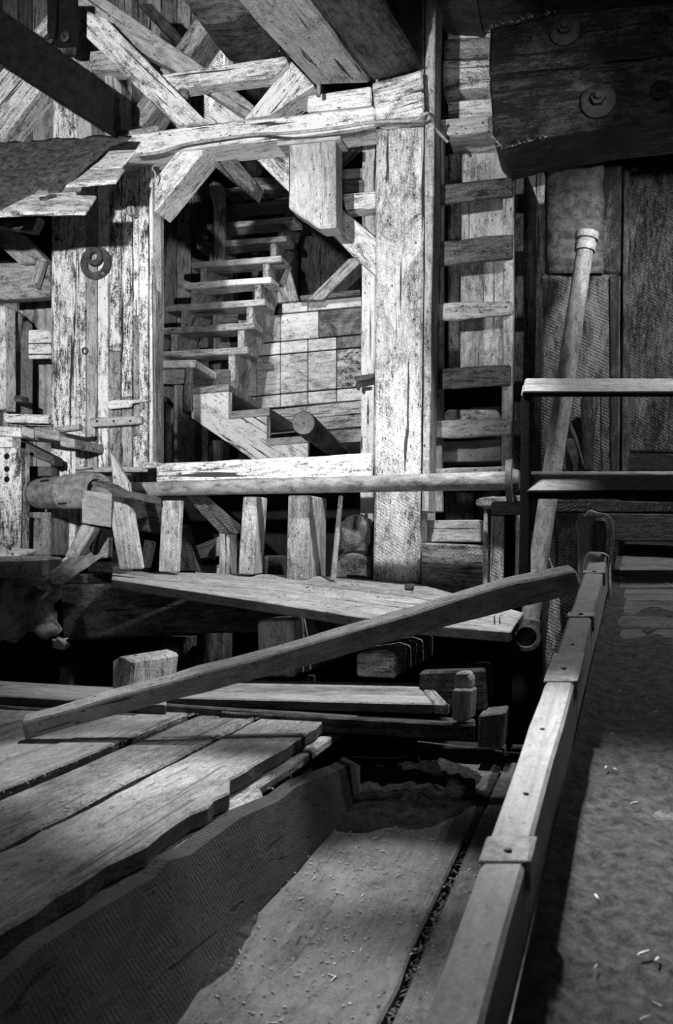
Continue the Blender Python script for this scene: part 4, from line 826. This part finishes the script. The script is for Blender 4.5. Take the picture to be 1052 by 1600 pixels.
flat('inner_post', [(342, 830), (358, 829), (358, 910), (342, 910)], 5.6, 0.14, GREY, label='short post with light streak deep under the pipe', cat='post')
flat('inner_board', [(300, 884), (345, 882), (345, 908), (312, 908)], 5.75, 0.1, PALE, label='pale board end low under the pipe', cat='board')
flat('inner_board', [(413, 868), (440, 868), (440, 910), (413, 910)], 5.6, 0.1, BROWN, label='dark block between middle and thick uprights', cat='block')
lump('foundation_stone', F(558, 836, 5.43), 0.10, 0.11, 0.110, 'rubble_stone', 3, 0.22, 1, label='upper rough stone beside the foot of the main post', cat='stone')
lump('foundation_stone', F(558, 888, 5.43), 0.11, 0.12, 0.085, 'rubble_stone', 3, 0.2, 6, label='lower rough stone beside the foot of the main post', cat='stone')
lump('foundation_stone', F(534, 885, 5.4), 0.03, 0.05, 0.05, 'rubble_stone', 2, 0.2, 11, label='small stone left of the lower rough stone', cat='stone')
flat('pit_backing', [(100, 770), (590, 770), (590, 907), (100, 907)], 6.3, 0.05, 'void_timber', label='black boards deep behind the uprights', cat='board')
# deck planks
dk = thing('plank_deck', PX(480, 960, 4.9), 'dusty deck of three long sagging planks below the main post', 'deck')
far = [PX(176, 892, 5.35), PX(500, 899, 5.35), PX(655, 912, 5.25), PX(818, 957, 4.72)]
near = [PX(174, 904, 4.78), PX(400, 938, 4.55), PX(615, 972, 4.42), PX(798, 987, 4.25)]
def deckplank(t0, t1, i0, i1, mat=DUSTY_SHADED):
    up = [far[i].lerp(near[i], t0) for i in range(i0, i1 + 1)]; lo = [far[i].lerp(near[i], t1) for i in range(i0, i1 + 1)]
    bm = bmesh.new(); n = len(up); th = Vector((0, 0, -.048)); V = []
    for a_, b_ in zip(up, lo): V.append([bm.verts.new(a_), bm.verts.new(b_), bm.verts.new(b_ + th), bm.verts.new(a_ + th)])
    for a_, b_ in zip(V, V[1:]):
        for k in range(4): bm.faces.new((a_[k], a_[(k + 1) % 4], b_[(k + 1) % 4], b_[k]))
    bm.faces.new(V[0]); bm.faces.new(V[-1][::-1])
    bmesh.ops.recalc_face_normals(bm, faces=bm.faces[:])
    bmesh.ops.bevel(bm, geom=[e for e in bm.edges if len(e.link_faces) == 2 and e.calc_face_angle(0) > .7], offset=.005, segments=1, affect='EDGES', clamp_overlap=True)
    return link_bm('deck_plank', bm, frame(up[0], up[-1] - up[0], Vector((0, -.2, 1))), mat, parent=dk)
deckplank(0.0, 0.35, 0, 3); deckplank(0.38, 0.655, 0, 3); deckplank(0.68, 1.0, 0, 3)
def dch():
    s = rnd.random(); t = rnd.random() * .95; k = rnd.choice([0, 1, 1, 1]); a_ = far[k].lerp(far[k + 1], s).lerp(near[k].lerp(near[k + 1], s), t)
    return a_ + Vector((0, 0, .004))
chips('deck_debris', 200, dch, 'crumbs and splinters scattered on the plank deck', 'loose_dirt', 0.001, 0.003)
for x, y in ((773, 972), (781, 974)):
    c = PX(x, y, 4.4); tube('bent_nail', [c - Vector((0, 0, .02)), c + Vector((0, 0, .03))], 0.003, 'rusty_steel', n=6, label='left of two bent nails standing up at the deck end' if x == 773 else 'right of two bent nails standing up at the deck end', cat='nail')
flat('deck_cleat', [(632, 913), (645, 912), (645, 922), (632, 923)], 5.0, 0.05, BROWN, label='tiny dark block at the foot of the main post', cat='block')
# dark timber below the deck and its neighbours
flat('sill_timber', [(93, 913), (216, 914), (400, 930), (615, 960), (615, 985), (300, 990), (110, 1003), (97, 1000)], 4.78, 0.34, BROWN, label='massive dark sill timber under the deck planks', cat='timber', bev=0.012)
flat('dark_block', [(175, 886), (195, 884), (195, 893), (175, 893)], 4.7, 0.1, BROWN, label='dark packing piece at the foot of the spike board', cat='block')
flat('packing_plank', [(95, 898), (136, 897), (136, 912), (95, 912)], 4.95, 0.3, BROWN, label='dark packing plank between board stack and sill', cat='plank')
flat('packing_plank', [(137, 878), (194, 880), (194, 896), (137, 894)], 4.9, 0.3, OILY, label='black plank lying behind the spike board foot', cat='plank')
# left board stack
prism('stack_board', [PX(-40, 876, 4.6), PX(68, 873, 4.55), PX(97, 871, 5.1), PX(-40, 860, 5.3)], (0, 0, -0.085), DUSTY_SHADED, label='thick dusty board lying at the left over the torn canvas', cat='board', bev=0.008)
prism('stack_plank', [PX(-40, 866, 4.8), PX(30, 866, 4.8), PX(58, 858, 5.1), PX(-40, 850, 5.3)], (0, 0, -0.02), PALE, label='thin pale board on top of the thick dusty board', cat='board')
# canvas
rows = []
for j in range(29):
    t = j / 28; r = []
    for i in range(29):
        s = i / 28
        xr = 96 - 8 * t + 6 * math.sin(t * 9) + 3 * math.sin(t * 23)
        xx = -30 + (xr + 30) * s
        yb = 1003 + 10 * math.sin(s * 5 + 1) + 6 * math.sin(s * 17)
        yy = 901 + (yb - 901) * t - (6 * (1 - s))
        fold = 0.035 * math.sin(s * 13 + t * 2.2) * t + 0.03 * mnoise.noise(Vector((s * 4, t * 3, 5))) + 0.012 * mnoise.noise(Vector((s * 13, t * 11, 5)))
        r.append(F(xx, yy, 4.62 + fold - .06 * t))
    rows.append(r)
sheet('torn_canvas', rows, 'stiff_canvas', 0.004, label='stiff torn canvas sheet hanging at the left over the pit', cat='canvas')
rows = []
for j in range(13):
    t = j / 12; r = []
    for i in range(13):
        s = i / 12
        a_ = PX(66, 905, 4.55).lerp(PX(96, 912, 4.45), s); m_ = PX(98, 872, 4.5).lerp(PX(112, 900, 4.4), s); b_ = PX(130, 868, 4.6).lerp(PX(165, 866, 4.5), s)
        p = a_.lerp(m_, t).lerp(m_.lerp(b_, t), t); p.y += .02 * math.sin(s * 8) ; p.z += .015 * mnoise.noise(Vector((s * 4, t * 4, 1)))
        r.append(p)
    rows.append(r)
sheet('canvas_flap', rows, 'stiff_canvas', 0.004, label='curled dark flap of canvas over the end of the board stack', cat='canvas')
lump('wool_tuft', F(95, 1005, 4.5), 0.035, 0.03, 0.025, 'stiff_canvas', 3, 0.5, 3, smooth=True, label='crumpled pale scrap at the canvas corner', cat='scrap')
# pit posts
for i, (x0, y0, x1, y1, vv) in enumerate([(255, 996, 300, 1480, 5.6), (307, 985, 350, 1500, 5.5), (92, 1043, 112, 1440, 5.9), (12, 1010, 50, 1440, 6.0)]):
    flat('pit_post', [(x0, y0), (x1, y0), (x1, y1), (x0, y1)], vv, 0.15, [BROWN, BROWN, PALE, 'void_timber'][i], cat='post',
         label=['dark post in the pit left of a twin', 'dark post in the pit right of a twin', 'small pale post foot far in the pit at left', 'black post in the pit below the canvas'][i])
# stub block standing on the low plank
flat('stub_block', [(173, 1030), (176, 1026), (204, 1022), (206, 1088), (173, 1092)], 4.05, 0.02, GREY, label='pale worn end of the upright block on the low plank', cat='block') if False else \
prism('stub_block', [PX(173, 1030, 4.1), PX(190, 1024, 4.12), PX(208, 1032, 4.05), PX(204, 1092, 4.05), PX(173, 1094, 4.1)], (0.10, 0.24, 0.008), GREY, label='worn upright block standing on the low left plank', cat='block', bev=0.012, seg=0.06)
prism('low_plank', [PX(-60, 1083, 4.3), PX(176, 1096, 4.05), PX(260, 1100, 4.0), PX(260, 1082, 4.4), PX(170, 1074, 4.6), PX(-60, 1060, 4.9)], (0, 0, -0.045), DUSTY_SHADED, axis=(1, 0, 0), label='long dusty low plank at the left above the raised floor', cat='plank')
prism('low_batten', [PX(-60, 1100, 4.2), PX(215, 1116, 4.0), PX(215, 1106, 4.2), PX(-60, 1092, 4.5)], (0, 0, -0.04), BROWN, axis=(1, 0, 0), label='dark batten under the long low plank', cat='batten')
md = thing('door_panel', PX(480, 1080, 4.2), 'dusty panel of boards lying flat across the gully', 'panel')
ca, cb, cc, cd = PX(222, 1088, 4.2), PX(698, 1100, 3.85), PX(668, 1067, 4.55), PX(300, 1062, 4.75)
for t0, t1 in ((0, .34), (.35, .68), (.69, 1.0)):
    prism('panel_board', [ca.lerp(cd, t0), cb.lerp(cc, t0) - Vector((.05, 0, 0)), cb.lerp(cc, t1) - Vector((.05, 0, 0)), ca.lerp(cd, t1)], (0, 0, -0.04), DUSTY_SHADED, parent=md, axis=(1, 0, 0), wob=0.002)
prism('end_batten', [cb - Vector((.048, 0, 0)), cb + Vector((0.012, 0, 0)), cc + Vector((0.012, 0, 0)), cc - Vector((.048, 0, 0))], (0, 0, -0.04), GREY, parent=md)
prism('under_timber', [PX(215, 1098, 4.1), PX(560, 1121, 3.86), PX(560, 1112, 4.1), PX(215, 1092, 4.4)], (0, 0, -0.035), BROWN, axis=(1, 0, 0), label='dark timber lying just under the flat dusty panel', cat='timber')
prism('under_board', [PX(345, 1112, 3.98), PX(743, 1133, 3.72), PX(743, 1123, 3.95), PX(345, 1104, 4.2)], (0, 0, -0.06), BROWN, axis=(1, 0, 0), label='dark edge-on board below the flat dusty panel', cat='board')
# knobby upright with shoulders
kp = thing('notched_block', PX(722, 1128, 3.75), 'small notched pale block at the right end of the flat panel', 'block')
prism('lower_part', [PX(707, 1076, 3.75), PX(736, 1077, 3.75), PX(733, 1126, 3.75), PX(718, 1130, 3.75), PX(705, 1124, 3.75)], (0.015, 0.09, 0), GREY, parent=kp, bev=0.008, seg=0.05)
prism('upper_part', [PX(711, 1051, 3.77), PX(730, 1050, 3.77), PX(736, 1060, 3.77), PX(736, 1077, 3.77), PX(709, 1077, 3.77)], (0.01, 0.07, 0), GREY, parent=kp, bev=0.008, seg=0.05)
flat('cross_block', [(655, 1050), (757, 1046), (760, 1110), (655, 1112)], 4.25, 0.3, BROWN, label='dark block behind the notched block', cat='block', bev=0.01)
flat('corner_block', [(748, 1117), (790, 1112), (786, 1170), (746, 1168)], 4.15, 0.25, BROWN, label='square dark block at the far end of the lower floor', cat='block', bev=0.008)
# square timbers in the pit
prism('square_timber', [F(x, y, 4.45) for x, y in [(401, 972), (410, 968), (456, 966), (462, 1020), (460, 1058), (404, 1058)]], (0.05, 0.75, 0.0), GREY, label='squared timber end lying in the pit under the deck', cat='timber', bev=0.012)
prism('square_timber', [F(x, y, 4.35) for x, y in [(557, 1021), (600, 1015), (619, 1020), (618, 1060), (557, 1057)]], (0.04, 0.8, 0.01), SAWN, label='smaller squared timber end with bright top under the deck', cat='timber', bev=0.01)
flat('pit_support', [(405, 1060), (485, 1058), (485, 1075), (405, 1078)], 4.6, 0.2, BROWN, label='low block under the squared timber', cat='block')
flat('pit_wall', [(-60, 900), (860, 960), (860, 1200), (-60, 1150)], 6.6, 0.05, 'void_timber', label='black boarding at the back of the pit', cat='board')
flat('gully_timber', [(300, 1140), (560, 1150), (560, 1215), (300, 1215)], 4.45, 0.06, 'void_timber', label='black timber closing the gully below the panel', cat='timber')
flat('gully_block', [(405, 1226), (440, 1222), (440, 1250), (418, 1262)], 3.3, 0.08, BROWN, label='small dark block between raised floor and standing slab', cat='block')
# the diagonal leaning board in front
dg0, dg1 = PX(36, 1144, 3.46), PX(906, 909, 3.78)
db = (dg1 - dg0).normalized(); upv = (Vector((0, 0, 1)) - db * db.z).normalized(); sv = db.cross(upv)
N_ = 7; pt = []; pb = []
bmv = [(0, .0), (.2, .003), (.4, -.001), (.6, .004), (.75, .010), (.88, .012), (1, .0)]
hts = [.062, .066, .072, .078, .086, .096, .088]
upn = [dg0.lerp(dg1, s) + upv * (h / 2 + o) for (s, o), h in zip(bmv, hts)]
lon = [dg0.lerp(dg1, s) + upv * (-h / 2 + o) for (s, o), h in zip(bmv, hts)]
if sv.y < 0: sv = -sv
prism('leaning_board', lon + upn[::-1], sv * 0.075 + Vector((0, 0, .022)), 'diag_wood' if 'diag_wood' in MATS else SAWN, axis=db, label='long pale board lying diagonally from the raised floor to the kerb', cat='board', bev=0.006, wob=0.003, seg=0.1)
for x, y in ((662, 975), (540, 1012)):
    pass
